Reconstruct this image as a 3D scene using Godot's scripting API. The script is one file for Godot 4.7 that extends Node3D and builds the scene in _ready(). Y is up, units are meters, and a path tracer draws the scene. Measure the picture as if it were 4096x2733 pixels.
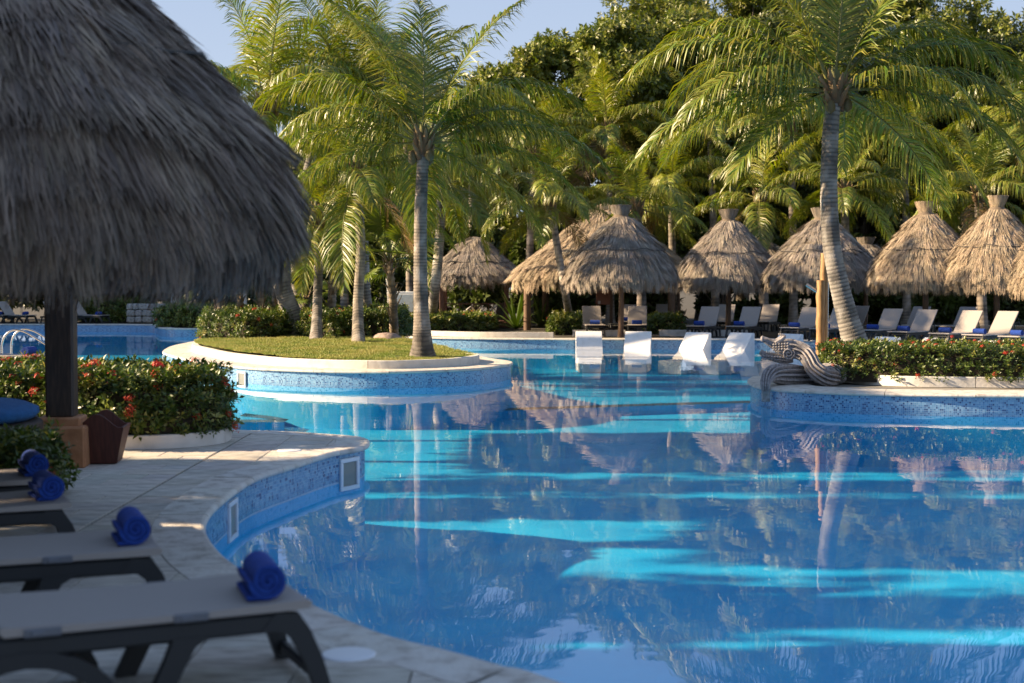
extends Node3D
# A resort lagoon pool in low morning sun: y up, metres, deck level y = 0, water level WATER.

const WATER := -0.275
const FLOOR := -1.2

var M := {}
var used := {}
var rng := RandomNumberGenerator.new()
var nz := FastNoiseLite.new()


class MB:
	var v := PackedVector3Array()
	var n := PackedVector3Array()
	var c := PackedColorArray()
	var u := PackedVector2Array()
	var ix := PackedInt32Array()

	func vert(p: Vector3, nn: Vector3, col := Color.WHITE, uv := Vector2.ZERO) -> int:
		v.append(p)
		n.append(nn)
		c.append(col)
		u.append(uv)
		return v.size() - 1

	func tri(a: int, b: int, d: int) -> void:
		var g := (v[d] - v[a]).cross(v[b] - v[a])
		ix.append(a)
		if g.dot(n[a] + n[b] + n[d]) >= 0.0:
			ix.append(b)
			ix.append(d)
		else:
			ix.append(d)
			ix.append(b)

	func quad(a: int, b: int, d: int, e: int) -> void:
		tri(a, b, d)
		tri(a, d, e)

	func face(p0: Vector3, p1: Vector3, p2: Vector3, p3: Vector3, out: Vector3, col := Color.WHITE) -> void:
		var g := (p2 - p0).cross(p3 - p1).normalized()
		if g.dot(out) < 0.0:
			g = -g
		quad(vert(p0, g, col), vert(p1, g, col, Vector2(1, 0)), vert(p2, g, col, Vector2(1, 1)), vert(p3, g, col, Vector2(0, 1)))

	func face3(p0: Vector3, p1: Vector3, p2: Vector3, out: Vector3, col := Color.WHITE) -> void:
		var g := (p1 - p0).cross(p2 - p0).normalized()
		if g.dot(out) < 0.0:
			g = -g
		tri(vert(p0, g, col), vert(p1, g, col), vert(p2, g, col))

	# a box with chamfered edges
	func rbox(at: Vector3, size: Vector3, bev := 0.01, basis := Basis(), col := Color.WHITE) -> void:
		var h := size * 0.5
		var b := minf(bev, minf(h.x, minf(h.y, h.z)) * 0.9)
		var pt := func(ax: int, s: Vector3) -> Vector3:
			var q := Vector3(s.x * (h.x - b), s.y * (h.y - b), s.z * (h.z - b))
			q[ax] = s[ax] * h[ax]
			return at + basis * q
		for ax in 3:
			var a1 := (ax + 1) % 3
			var a2 := (ax + 2) % 3
			for sg in [-1.0, 1.0]:
				var s := [Vector3(), Vector3(), Vector3(), Vector3()]
				var k := [[-1.0, -1.0], [1.0, -1.0], [1.0, 1.0], [-1.0, 1.0]]
				for i in 4:
					var q := Vector3()
					q[ax] = sg
					q[a1] = k[i][0]
					q[a2] = k[i][1]
					s[i] = q
				var o := Vector3()
				o[ax] = sg
				face(pt.call(ax, s[0]), pt.call(ax, s[1]), pt.call(ax, s[2]), pt.call(ax, s[3]), basis * o, col)
		for ax in 3:
			var a1 := (ax + 1) % 3
			var a2 := (ax + 2) % 3
			for s1 in [-1.0, 1.0]:
				for s2 in [-1.0, 1.0]:
					var q0 := Vector3()
					q0[a1] = s1
					q0[a2] = s2
					var q1 := q0
					q0[ax] = -1.0
					q1[ax] = 1.0
					var o := Vector3()
					o[a1] = s1
					o[a2] = s2
					face(pt.call(a1, q0), pt.call(a1, q1), pt.call(a2, q1), pt.call(a2, q0), basis * o, col)
		for sx in [-1.0, 1.0]:
			for sy in [-1.0, 1.0]:
				for sz in [-1.0, 1.0]:
					var q := Vector3(sx, sy, sz)
					face3(pt.call(0, q), pt.call(1, q), pt.call(2, q), basis * q, col)

	# a bar between two points
	func bar(a: Vector3, b: Vector3, w: float, h: float, bev := 0.008, col := Color.WHITE) -> void:
		var y := (b - a).normalized()
		var x := y.cross(Vector3.UP)
		if x.length() < 0.02:
			x = Vector3.RIGHT
		x = x.normalized()
		var z := x.cross(y)
		rbox((a + b) * 0.5, Vector3(w, a.distance_to(b), h), bev, Basis(x, y, z), col)

	# a round tube along points; ridge > 0 gives it lengthwise grooves
	func tube(pts: Array, rad: Array, sides := 8, cols := [], cap := true, ridge := 0.0, nr := 6, twist := 0.0, flat := 1.0) -> void:
		var m := pts.size()
		var first := v.size()
		var up := Vector3(0.31, 0.2, 0.93)
		var seg := 0.0
		for i in m:
			var t: Vector3 = (pts[mini(i + 1, m - 1)] - pts[maxi(i - 1, 0)]).normalized()
			var x := up.cross(t).normalized()
			var y := t.cross(x).normalized()
			up = y
			if i > 0:
				seg += pts[i].distance_to(pts[i - 1])
			var slope := 0.0
			if i > 0 and i < m - 1:
				slope = (float(rad[i + 1]) - float(rad[i - 1])) / maxf(pts[i + 1].distance_to(pts[i - 1]), 0.0001)
			for k in sides + 1:
				var a := TAU * k / sides
				var rr: float = rad[i]
				var dn := 0.0
				if ridge > 0.0:
					var ph := nr * a + twist * seg
					rr *= 1.0 - ridge * (1.0 - absf(cos(ph * 0.5)))
					dn = ridge * nr * 0.5 * sin(ph * 0.5) * signf(cos(ph * 0.5)) * 1.4
				var dir := x * cos(a) + y * sin(a) * flat
				var nrm := (x * cos(a) + y * sin(a) / flat).normalized()
				nrm = (nrm + (-x * sin(a) + y * cos(a)) * dn - t * clampf(slope, -2, 2)).normalized()
				vert(pts[i] + dir * rr, nrm, cols[i] if cols.size() else Color.WHITE, Vector2(float(k) / sides, seg))
		for i in m - 1:
			for k in sides:
				var a := first + i * (sides + 1) + k
				quad(a, a + 1, a + sides + 2, a + sides + 1)
		if cap:
			for e in [0, m - 1]:
				var t: Vector3 = (pts[1] - pts[0]).normalized() * -1.0 if e == 0 else (pts[m - 1] - pts[m - 2]).normalized()
				var mid := vert(pts[e], t, cols[e] if cols.size() else Color.WHITE)
				var ring := []
				for k in sides + 1:
					var q := v[first + e * (sides + 1) + k]
					ring.append(vert(q, t, cols[e] if cols.size() else Color.WHITE))
				for k in sides:
					tri(mid, ring[k], ring[k + 1])

	# a surface of revolution round y; prof is a list of Vector2(radius, height)
	func lathe(prof: Array, sides := 24, at := Vector3.ZERO, col := Color.WHITE, wob := 0.0, seed_ := 0) -> void:
		var first := v.size()
		for i in prof.size():
			var d: Vector2 = prof[mini(i + 1, prof.size() - 1)] - prof[maxi(i - 1, 0)]
			var nn := Vector2(-d.y, d.x).normalized()
			for k in sides + 1:
				var a := TAU * (k % sides) / sides
				var r: float = prof[i].x * (1.0 + wob * sin(a * 5.0 + seed_) * sin(a * 3.0 + i))
				vert(at + Vector3(cos(a) * r, prof[i].y, sin(a) * r), Vector3(cos(a) * nn.x, nn.y, sin(a) * nn.x), col, Vector2(float(k) / sides, float(i) / prof.size()))
		for i in prof.size() - 1:
			for k in sides:
				var a := first + i * (sides + 1) + k
				quad(a, a + 1, a + sides + 2, a + sides + 1)

	# a flat polygon (x, z) lifted to a slab
	func prism(poly: PackedVector2Array, y0: float, y1: float, col := Color.WHITE, bottom := false, bev := 0.0) -> void:
		var tr := Geometry2D.triangulate_polygon(poly)
		var top := poly
		if bev > 0.0:
			var ins := Geometry2D.offset_polygon(poly, -bev, Geometry2D.JOIN_MITER)
			if ins.size() == 1 and ins[0].size() == poly.size():
				# offset keeps the order but may start at another corner
				var best := 0
				for s in poly.size():
					if ins[0][s].distance_to(poly[0]) < ins[0][best].distance_to(poly[0]):
						best = s
				var turned := PackedVector2Array()
				for s in poly.size():
					turned.append(ins[0][(best + s) % poly.size()])
				var good := true
				for s in poly.size():
					if turned[s].distance_to(poly[s]) > bev * 6.0:
						good = false
				if good:
					top = turned
		var k := []
		for p in top:
			k.append(vert(Vector3(p.x, y1, p.y), Vector3.UP, col, p))
		for i in range(0, tr.size(), 3):
			tri(k[tr[i]], k[tr[i + 1]], k[tr[i + 2]])
		if bottom:
			var kb := []
			for p in poly:
				kb.append(vert(Vector3(p.x, y0, p.y), Vector3.DOWN, col, p))
			for i in range(0, tr.size(), 3):
				tri(kb[tr[i]], kb[tr[i + 1]], kb[tr[i + 2]])
		var area := 0.0
		for i in poly.size():
			area += poly[i].cross(poly[(i + 1) % poly.size()])
		var cum := 0.0
		for i in poly.size():
			var a := poly[i]
			var b := poly[(i + 1) % poly.size()]
			var o := Vector3(b.y - a.y, 0, a.x - b.x) * signf(area)
			var yt := y1
			if top != poly:
				yt = y1 - bev
				var ta := top[i]
				var tb := top[(i + 1) % poly.size()]
				face(Vector3(ta.x, y1, ta.y), Vector3(tb.x, y1, tb.y), Vector3(b.x, yt, b.y), Vector3(a.x, yt, a.y), o + Vector3.UP * o.length(), col)
			var nn := o.normalized()
			var l := a.distance_to(b)
			quad(vert(Vector3(a.x, yt, a.y), nn, col, Vector2(cum, -yt)), vert(Vector3(b.x, yt, b.y), nn, col, Vector2(cum + l, -yt)), vert(Vector3(b.x, y0, b.y), nn, col, Vector2(cum + l, -y0)), vert(Vector3(a.x, y0, a.y), nn, col, Vector2(cum, -y0)))
			cum += l

	func mesh() -> ArrayMesh:
		var a := []
		a.resize(Mesh.ARRAY_MAX)
		a[Mesh.ARRAY_VERTEX] = v
		a[Mesh.ARRAY_NORMAL] = n
		a[Mesh.ARRAY_COLOR] = c
		a[Mesh.ARRAY_TEX_UV] = u
		a[Mesh.ARRAY_INDEX] = ix
		var m := ArrayMesh.new()
		m.add_surface_from_arrays(Mesh.PRIMITIVE_TRIANGLES, a)
		return m


# ---------------------------------------------------------------- naming and adding
func numbered(called: String) -> String:
	var k: int = used.get(called, 0)
	used[called] = k + 1
	return called if k == 0 else "%s_%03d" % [called, k]


func tag(o: Node, label := "", category := "", group := "", kind := "") -> Node:
	for p in [["label", label], ["category", category], ["group", group], ["kind", kind]]:
		if p[1] != "":
			o.set_meta(p[0], p[1])
	return o


func thing(called: String, label: String, category: String, at := Vector3.ZERO, turn := 0.0, group := "") -> Node3D:
	var o := Node3D.new()
	o.name = numbered(called)
	add_child(o)
	o.position = at
	o.rotation.y = turn
	tag(o, label, category, group)
	return o


func obj(called: String, what, m: Material, parent: Node = self, at := Transform3D()) -> MeshInstance3D:
	var o := MeshInstance3D.new()
	o.mesh = what.mesh() if what is MB else what
	o.material_override = m
	o.transform = at
	if parent == self:
		o.name = numbered(called)
		add_child(o)
	else:
		o.name = called
		parent.add_child(o, true)
	return o


func many(called: String, mesh: Mesh, m: Material, places: Array, cols: Array, parent: Node = self) -> MultiMeshInstance3D:
	var mm := MultiMesh.new()
	mm.transform_format = MultiMesh.TRANSFORM_3D
	mm.use_colors = true
	mm.mesh = mesh
	mm.instance_count = places.size()
	for i in places.size():
		mm.set_instance_transform(i, places[i])
		mm.set_instance_color(i, cols[i])
	var o := MultiMeshInstance3D.new()
	o.multimesh = mm
	o.material_override = m
	if parent == self:
		o.name = numbered(called)
		add_child(o)
	else:
		o.name = called
		parent.add_child(o, true)
	o.set_meta("kind", "stuff")
	return o


func lin(r: float, g: float, b: float) -> Color:
	return Color(r, g, b).linear_to_srgb()


func mat(called: String, col: Color, rough := 0.8, vc := true) -> StandardMaterial3D:
	var m := StandardMaterial3D.new()
	m.resource_name = called
	m.albedo_color = col
	m.roughness = rough
	m.vertex_color_use_as_albedo = vc
	M[called] = m
	return m


func r(a: float, b: float) -> float:
	return rng.randf_range(a, b)


func tint(col: Color, spread: float) -> Color:
	var k := 1.0 + r(-spread, spread)
	return Color(col.r * k * (1.0 + r(-spread, spread) * 0.3), col.g * k, col.b * k * (1.0 + r(-spread, spread) * 0.3))


# a smooth curve through points, resampled at about the given step
func smooth(p: Array, step: float, closed := false) -> Array:
	var out := []
	var m := p.size()
	var last := m if closed else m - 1
	for i in last:
		var a = p[(i - 1 + m) % m] if closed else p[maxi(i - 1, 0)]
		var b = p[i]
		var d = p[(i + 1) % m]
		var e = p[(i + 2) % m] if closed else p[mini(i + 2, m - 1)]
		var k := maxi(1, int(round(b.distance_to(d) / step)))
		for j in k:
			out.append(b.cubic_interpolate(d, a, e, float(j) / k))
	if not closed:
		out.append(p[m - 1])
	return out


func noise_tex(freq: float, ramp: Array, size := 512, seed_ := 3, oct := 5, kind := FastNoiseLite.TYPE_SIMPLEX_SMOOTH) -> NoiseTexture2D:
	var f := FastNoiseLite.new()
	f.noise_type = kind
	f.frequency = freq
	f.seed = seed_
	f.fractal_octaves = oct
	var t := NoiseTexture2D.new()
	t.width = size
	t.height = size
	t.seamless = true
	t.noise = f
	if ramp.size():
		var g := Gradient.new()
		g.offsets = PackedFloat32Array(ramp.map(func(x): return x[0]))
		g.colors = PackedColorArray(ramp.map(func(x): return x[1]))
		t.color_ramp = g
	return t


func stone_mat(called: String, a: Color, b: Color, c: Color, scale_: float, rough := 0.85, bump := 0.35) -> StandardMaterial3D:
	var m := mat(called, Color.WHITE, rough)
	m.albedo_texture = noise_tex(0.012, [[0.0, a], [0.42, b], [0.62, b.lerp(c, 0.6)], [1.0, c]], 512, called.hash() % 1000, 6)
	m.uv1_triplanar = true
	m.uv1_world_triplanar = true
	m.uv1_scale = Vector3.ONE * scale_
	if called == "travertine":
		m.uv1_scale = Vector3(0.55, 1.0, 2.4)
	m.heightmap_enabled = true
	m.heightmap_texture = noise_tex(0.05, [], 512, called.hash() % 777, 5)
	m.heightmap_scale = bump
	return m


func materials() -> void:
	nz.frequency = 1.0
	nz.fractal_octaves = 4
	stone_mat("travertine", lin(0.31, 0.27, 0.22), lin(0.54, 0.485, 0.405), lin(0.66, 0.605, 0.52), 0.45, 0.8, 0.5)
	stone_mat("coping", lin(0.33, 0.29, 0.24), lin(0.56, 0.51, 0.44), lin(0.66, 0.62, 0.55), 0.8, 0.75, 0.5)
	stone_mat("plaster", lin(0.50, 0.46, 0.40), lin(0.66, 0.62, 0.56), lin(0.72, 0.68, 0.62), 0.5, 0.85, 0.2)
	stone_mat("white_paint", lin(0.62, 0.61, 0.58), lin(0.76, 0.75, 0.72), lin(0.80, 0.79, 0.77), 0.7, 0.7, 0.15)
	stone_mat("soil", lin(0.03, 0.024, 0.015), lin(0.07, 0.055, 0.03), lin(0.10, 0.085, 0.045), 0.8, 1.0, 1.5)
	stone_mat("lawn_soil", lin(0.06, 0.07, 0.02), lin(0.10, 0.12, 0.03), lin(0.14, 0.13, 0.05), 0.9, 1.0, 1.5)
	stone_mat("far_ground", lin(0.025, 0.022, 0.014), lin(0.05, 0.043, 0.028), lin(0.08, 0.068, 0.045), 0.2, 1.0, 0.6)
	stone_mat("terracotta", lin(0.28, 0.115, 0.045), lin(0.40, 0.17, 0.07), lin(0.46, 0.21, 0.095), 0.7, 0.85, 0.3)
	stone_mat("serpent_stone", lin(0.09, 0.082, 0.082), lin(0.24, 0.22, 0.215), lin(0.40, 0.37, 0.36), 2.6, 0.85, 0.6)
	stone_mat("rubble", lin(0.16, 0.15, 0.14), lin(0.32, 0.30, 0.28), lin(0.44, 0.42, 0.40), 1.2, 0.9, 1.0)
	stone_mat("grout", lin(0.16, 0.14, 0.12), lin(0.22, 0.20, 0.17), lin(0.26, 0.24, 0.20), 1.5, 0.95, 0.3)
	# wood
	for w in [["dark_wood", lin(0.022, 0.013, 0.008), lin(0.06, 0.034, 0.02)], ["red_wood", lin(0.09, 0.035, 0.02), lin(0.17, 0.07, 0.04)], ["raw_wood", lin(0.22, 0.12, 0.045), lin(0.42, 0.25, 0.10)], ["maroon_wood", lin(0.065, 0.018, 0.011), lin(0.115, 0.032, 0.019)], ["post_wood", lin(0.10, 0.055, 0.03), lin(0.19, 0.11, 0.06)]]:
		var m := mat(w[0], Color.WHITE, 0.6)
		m.albedo_texture = noise_tex(0.02, [[0.2, w[1]], [0.5, w[1].lerp(w[2], 0.5)], [0.8, w[2]]], 256, 11)
		m.uv1_triplanar = true
		m.uv1_scale = Vector3(5.0, 0.6, 5.0)
		m.heightmap_enabled = true
		m.heightmap_texture = m.albedo_texture
		m.heightmap_scale = 0.25
	# pool mosaic seen from far: small glass tiles of mixed blues with pale grout
	var im := Image.create(256, 256, false, Image.FORMAT_RGB8)
	im.fill(lin(0.34, 0.44, 0.54))
	var blues := [lin(0.12, 0.28, 0.46), lin(0.17, 0.35, 0.53), lin(0.08, 0.20, 0.38), lin(0.03, 0.08, 0.20), lin(0.22, 0.40, 0.56), lin(0.14, 0.30, 0.47)]
	for y in 32:
		for x in 32:
			im.fill_rect(Rect2i(x * 8 + 1, y * 8 + 1, 7, 7), blues[rng.randi() % 6])
	var mo := mat("mosaic", Color.WHITE, 0.25)
	mo.albedo_texture = ImageTexture.create_from_image(im)
	mo.uv1_scale = Vector3(1.0 / 0.96, 1.0 / 0.96, 1)
	mat("mosaic_tile", Color.WHITE, 0.18)
	mat("mosaic_grout", lin(0.46, 0.55, 0.63), 0.9)
	var pf := mat("pool_tile", Color.WHITE, 0.5)
	pf.albedo_texture = noise_tex(0.01, [[0.25, lin(0.006, 0.37, 0.68)], [0.75, lin(0.014, 0.46, 0.78)]], 512, 5, 5)
	pf.uv1_triplanar = true
	pf.uv1_world_triplanar = true
	pf.uv1_scale = Vector3.ONE * 0.12
	mat("dark_tile", lin(0.02, 0.05, 0.09), 0.4)
	# the water: a smooth thin sheet with long soft ripples
	var wat := mat("water", Color(0.25, 0.55, 0.8, 0.015), 0.0, false)
	wat.transparency = BaseMaterial3D.TRANSPARENCY_ALPHA
	wat.metallic_specular = 0.455
	wat.heightmap_enabled = true
	wat.heightmap_texture = ripples(1024)
	wat.heightmap_scale = 0.13
	wat.uv1_triplanar = true
	wat.uv1_world_triplanar = true
	wat.uv1_scale = Vector3.ONE / 7.0
	# plants
	for p in [["palm_leaf", 0.38, Color(0.80, 0.82, 0.2)], ["leaf", 0.38, Color(0.62, 0.7, 0.25)], ["grass", 0.6, Color(0.6, 0.7, 0.3)], ["petal", 0.6, Color(0.6, 0.2, 0.12)]]:
		var m := mat(p[0], Color.WHITE, p[1])
		m.backlight_enabled = true
		m.backlight = p[2]
	mat("bark", Color.WHITE, 0.9)
	M["bark"].heightmap_enabled = true
	M["bark"].heightmap_texture = noise_tex(0.06, [], 256, 21)
	M["bark"].heightmap_scale = 1.0
	M["bark"].uv1_triplanar = true
	M["bark"].uv1_scale = Vector3(4, 1.2, 4)
	mat("straw", Color.WHITE, 0.9)
	mat("thatch_base", lin(0.15, 0.115, 0.08), 1.0)
	mat("rope", lin(0.05, 0.045, 0.04), 0.9)
	# furniture
	mat("resin", lin(0.017, 0.018, 0.019), 0.5, false)
	var sl := mat("sling", Color.WHITE, 0.75, false)
	var weave := Image.create(64, 64, false, Image.FORMAT_RGB8)
	for y in 64:
		for x in 64:
			var k := 0.82 + 0.18 * float((x / 4 + y / 4) % 2) - 0.12 * float(x % 4 == 0 or y % 4 == 0)
			weave.set_pixel(x, y, lin(0.40 * k, 0.355 * k, 0.315 * k))
	sl.albedo_texture = ImageTexture.create_from_image(weave)
	sl.uv1_triplanar = true
	sl.uv1_scale = Vector3.ONE * 12.0
	sl.backlight_enabled = true
	sl.backlight = Color(0.4, 0.37, 0.32)
	for t in [["towel", lin(0.004, 0.036, 0.26)], ["cushion", lin(0.006, 0.085, 0.24)]]:
		var m := mat(t[0], Color.WHITE, 0.95, false)
		m.albedo_texture = noise_tex(0.02, [[0.2, t[1].darkened(0.12)], [0.8, t[1].lightened(0.06)]], 256, 8)
		m.uv1_triplanar = true
		m.uv1_scale = Vector3.ONE * 3.0
		m.heightmap_enabled = true
		m.heightmap_texture = noise_tex(0.25, [], 256, 4)
		m.heightmap_scale = 0.4
		m.rim_enabled = true
		m.rim = 0.05
		m.rim_tint = 0.6
	mat("bracket_grey", lin(0.13, 0.135, 0.15), 0.4, false)
	var st := mat("steel", lin(0.55, 0.55, 0.56), 0.25, false)
	st.metallic = 1.0
	mat("white_plastic", lin(0.70, 0.71, 0.72), 0.4, false)
	mat("lens_grey", lin(0.22, 0.22, 0.19), 0.3, false)
	mat("sign_brown", lin(0.25, 0.09, 0.045), 0.6, false)
	mat("sign_pale", lin(0.6, 0.52, 0.45), 0.6, false)


func ripples(size: int) -> ImageTexture:
	var g := RandomNumberGenerator.new()
	g.seed = 77
	var waves := []
	for k in 44:
		var f := 3.0 + pow(g.randf(), 1.3) * 62.0
		var a := g.randf_range(-1.3, 1.3) + (PI / 2.0 if g.randf() < 0.7 else 0.0)
		var kx := int(round(f * cos(a)))
		var ky := int(round(f * sin(a)))
		var l := maxf(1.0, Vector2(kx, ky).length())
		waves.append([kx, ky, g.randf() * TAU, 1.0 / pow(l, 1.18)])
	var data := PackedFloat32Array()
	data.resize(size * size)
	for w in waves:
		var tab := PackedFloat32Array()
		tab.resize(size)
		for i in size:
			tab[i] = sin(TAU * i / size + w[2]) * w[3]
		for y in size:
			var at: int = y * size
			var p: int = posmod(w[1] * y, size)
			for x in size:
				data[at + x] += tab[p]
				p += w[0]
				if p >= size:
					p -= size
				elif p < 0:
					p += size
	for i in data.size():
		data[i] = 0.5 + data[i] * 0.5
	return ImageTexture.create_from_image(Image.create_from_data(size, size, false, Image.FORMAT_RF, data.to_byte_array()))


# ---------------------------------------------------------------- pool and decks
# sweep a profile of Vector2(outward, height) along a path of Vector2; side = +1 when outward is to the right of the direction of travel
func sweep(path: Array, prof: Array, side: float, b: MB, col := Color.WHITE, caps := true) -> void:
	var m := path.size()
	var pos := []
	for i in m:
		var t: Vector2 = (path[mini(i + 1, m - 1)] - path[maxi(i - 1, 0)]).normalized()
		var o := Vector2(-t.y, t.x) * side
		pos.append(prof.map(func(q): return Vector3(path[i].x + o.x * q.x, q.y, path[i].y + o.y * q.x)))
	for j in prof.size() - 1:
		var d: Vector2 = prof[j + 1] - prof[j]
		var pn := Vector2(d.y, -d.x).normalized()
		var ring := []
		for i in m:
			var t: Vector2 = (path[mini(i + 1, m - 1)] - path[maxi(i - 1, 0)]).normalized()
			var o := Vector2(-t.y, t.x) * side
			var nn := Vector3(o.x * -pn.x, -pn.y, o.y * -pn.x)
			ring.append([b.vert(pos[i][j], nn, col), b.vert(pos[i][j + 1], nn, col)])
		for i in m - 1:
			b.quad(ring[i][0], ring[i + 1][0], ring[i + 1][1], ring[i][1])
	if caps:
		for e in [0, m - 1]:
			var t: Vector2 = (path[1] - path[0]).normalized() * -1.0 if e == 0 else (path[m - 1] - path[m - 2]).normalized()
			var nn := Vector3(t.x, 0, t.y)
			var poly := PackedVector2Array(prof)
			var tr := Geometry2D.triangulate_polygon(poly)
			var k := []
			for q in pos[e]:
				k.append(b.vert(q, nn, col))
			for i in range(0, tr.size(), 3):
				b.tri(k[tr[i]], k[tr[i + 1]], k[tr[i + 2]])


# a round-nosed coping or kerb laid stone by stone
func stones(called: String, path: Array, prof: Array, side: float, length: float, m: Material, parent: Node, gap := 0.011) -> void:
	var i := 0
	while i < path.size() - 1:
		var part := [path[i]]
		var l := 0.0
		var want := length * r(0.85, 1.15)
		while i < path.size() - 1 and l < want:
			l += path[i].distance_to(path[i + 1])
			i += 1
			part.append(path[i])
		var a: Vector2 = part[0]
		var z: Vector2 = part[part.size() - 1]
		part[0] = a + (part[1] - a).normalized() * gap * 0.5
		part[part.size() - 1] = z + (part[part.size() - 2] - z).normalized() * gap * 0.5
		var b := MB.new()
		var lift := r(-0.0015, 0.0015)
		sweep(part, prof.map(func(q): return Vector2(q.x, q.y + lift)), side, b, tint(Color(1, 1, 1), 0.09))
		obj(called, b, m, parent)


func wall_strip(path: Array, y0: float, y1: float, side: float, off := 0.0) -> MB:
	var b := MB.new()
	var l := 0.0
	var k := []
	for i in path.size():
		var t: Vector2 = (path[mini(i + 1, path.size() - 1)] - path[maxi(i - 1, 0)]).normalized()
		var o := Vector2(-t.y, t.x) * side
		if i > 0:
			l += path[i].distance_to(path[i - 1])
		var p: Vector2 = path[i] + o * off
		k.append([b.vert(Vector3(p.x, y1, p.y), Vector3(o.x, 0, o.y), Color.WHITE, Vector2(l, -y1)), b.vert(Vector3(p.x, y0, p.y), Vector3(o.x, 0, o.y), Color.WHITE, Vector2(l, -y0))])
	for i in path.size() - 1:
		b.quad(k[i][0], k[i + 1][0], k[i + 1][1], k[i][1])
	return b


func offset_path(path: Array, side: float, d: float) -> Array:
	var out := []
	for i in path.size():
		var t: Vector2 = (path[mini(i + 1, path.size() - 1)] - path[maxi(i - 1, 0)]).normalized()
		out.append(path[i] + Vector2(-t.y, t.x) * side * d)
	return out


const NOSE := [Vector2(-0.36, -0.06), Vector2(-0.36, 0.0), Vector2(0.0, 0.0), Vector2(0.018, -0.006), Vector2(0.03, -0.02), Vector2(0.034, -0.034), Vector2(0.028, -0.05), Vector2(0.012, -0.058), Vector2(-0.02, -0.06)]


func nose(width: float) -> Array:
	var a := NOSE.duplicate()
	a[0] = Vector2(-width, -0.06)
	a[1] = Vector2(-width, 0.0)
	return a


func light_niche(at: Vector3, toward: Vector3, w: float, h: float, label: String) -> void:
	# a square white frame with a recessed pane, half under water
	var t := thing("pool_light_niche", label, "pool light", at, atan2(toward.x, toward.z), "white framed niches in the pool walls")
	var f := MB.new()
	var k := 0.045
	f.rbox(Vector3(0, h - k / 2, 0.012), Vector3(w, k, 0.03), 0.006)
	f.rbox(Vector3(0, k / 2 - h, 0.012), Vector3(w, k, 0.03), 0.006)
	f.rbox(Vector3(-w / 2 + k / 2, 0, 0.0125), Vector3(k, 2 * h - 2 * k, 0.03), 0.006)
	f.rbox(Vector3(w / 2 - k / 2, 0, 0.0125), Vector3(k, 2 * h - 2 * k, 0.03), 0.006)
	obj("frame", f, M.white_plastic, t)
	var p := MB.new()
	p.rbox(Vector3(0, 0, 0.002), Vector3(w - 2 * k, 2 * h - 2 * k, 0.012), 0.002)
	obj("pane", p, M.lens_grey, t)


func niche_on(path: Array, side: float, near: Vector3, w: float, label: String) -> void:
	var best := 1
	for i in range(1, path.size() - 1):
		if path[i].distance_to(Vector2(near.x, near.z)) < path[best].distance_to(Vector2(near.x, near.z)):
			best = i
	var t: Vector2 = (path[best + 1] - path[best - 1]).normalized()
	light_niche(Vector3(path[best].x, WATER, path[best].y), Vector3(-t.y, 0, t.x) * side, w, 0.17, label)


func setting() -> void:
	# water and floor
	var w := MB.new()
	w.face(Vector3(-90, WATER, 8), Vector3(60, WATER, 8), Vector3(60, WATER, -66), Vector3(-90, WATER, -66), Vector3.UP)
	tag(obj("pool_water", w, M.water), "clear rippling pool water", "", "", "structure")
	var fl := thing("pool_floor", "blue tiled pool floor", "")
	fl.remove_meta("category")
	tag(fl, "", "", "", "structure")
	var ledge := smooth([Vector2(-90, -26), Vector2(-12, -27.6), Vector2(-5.686, -29.613), Vector2(-0.709, -30.756), Vector2(5.515, -32.952), Vector2(14, -35), Vector2(60, -36)], 2.0)
	var fb := MB.new()
	fb.face(Vector3(-90, FLOOR, 8), Vector3(60, FLOOR, 8), Vector3(60, FLOOR, -40), Vector3(-90, FLOOR, -40), Vector3.UP)
	obj("deep_floor", fb, M.pool_tile, fl)
	var poly := PackedVector2Array(ledge)
	poly.append(Vector2(60, -66))
	poly.append(Vector2(-90, -66))
	var lb := MB.new()
	lb.prism(poly, FLOOR - 0.1, -1.0)
	obj("shallow_ledge", lb, M.pool_tile, fl)
	var ds := MB.new()
	for i in ledge.size() - 1:
		var a: Vector2 = ledge[i]
		var b: Vector2 = ledge[i + 1]
		var o := Vector2(0, -0.6)
		ds.face(Vector3(a.x, -0.996, a.y - 0.02), Vector3(b.x, -0.996, b.y - 0.02), Vector3(b.x, -0.996, b.y + o.y), Vector3(a.x, -0.996, a.y + o.y), Vector3.UP)
	obj("edge_stripe", ds, M.dark_tile, fl)
	for z in [-38.2, -41.0]:
		var lane := MB.new()
		lane.face(Vector3(0.5, -0.995, z), Vector3(11, -0.995, z - 0.4), Vector3(11, -0.995, z - 0.5), Vector3(0.5, -0.995, z - 0.1), Vector3.UP)
		obj("lane_stripe", lane, M.dark_tile, fl)
	# ground under and beyond everything
	var gb := MB.new()
	gb.face(Vector3(-1500, -1.6, 1500), Vector3(1500, -1.6, 1500), Vector3(1500, -1.6, -1500), Vector3(-1500, -1.6, -1500), Vector3.UP)
	tag(obj("ground", gb, M.far_ground), "", "", "", "structure")

	near_deck()
	far_deck()
	palm_island()
	serpent_island()


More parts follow.
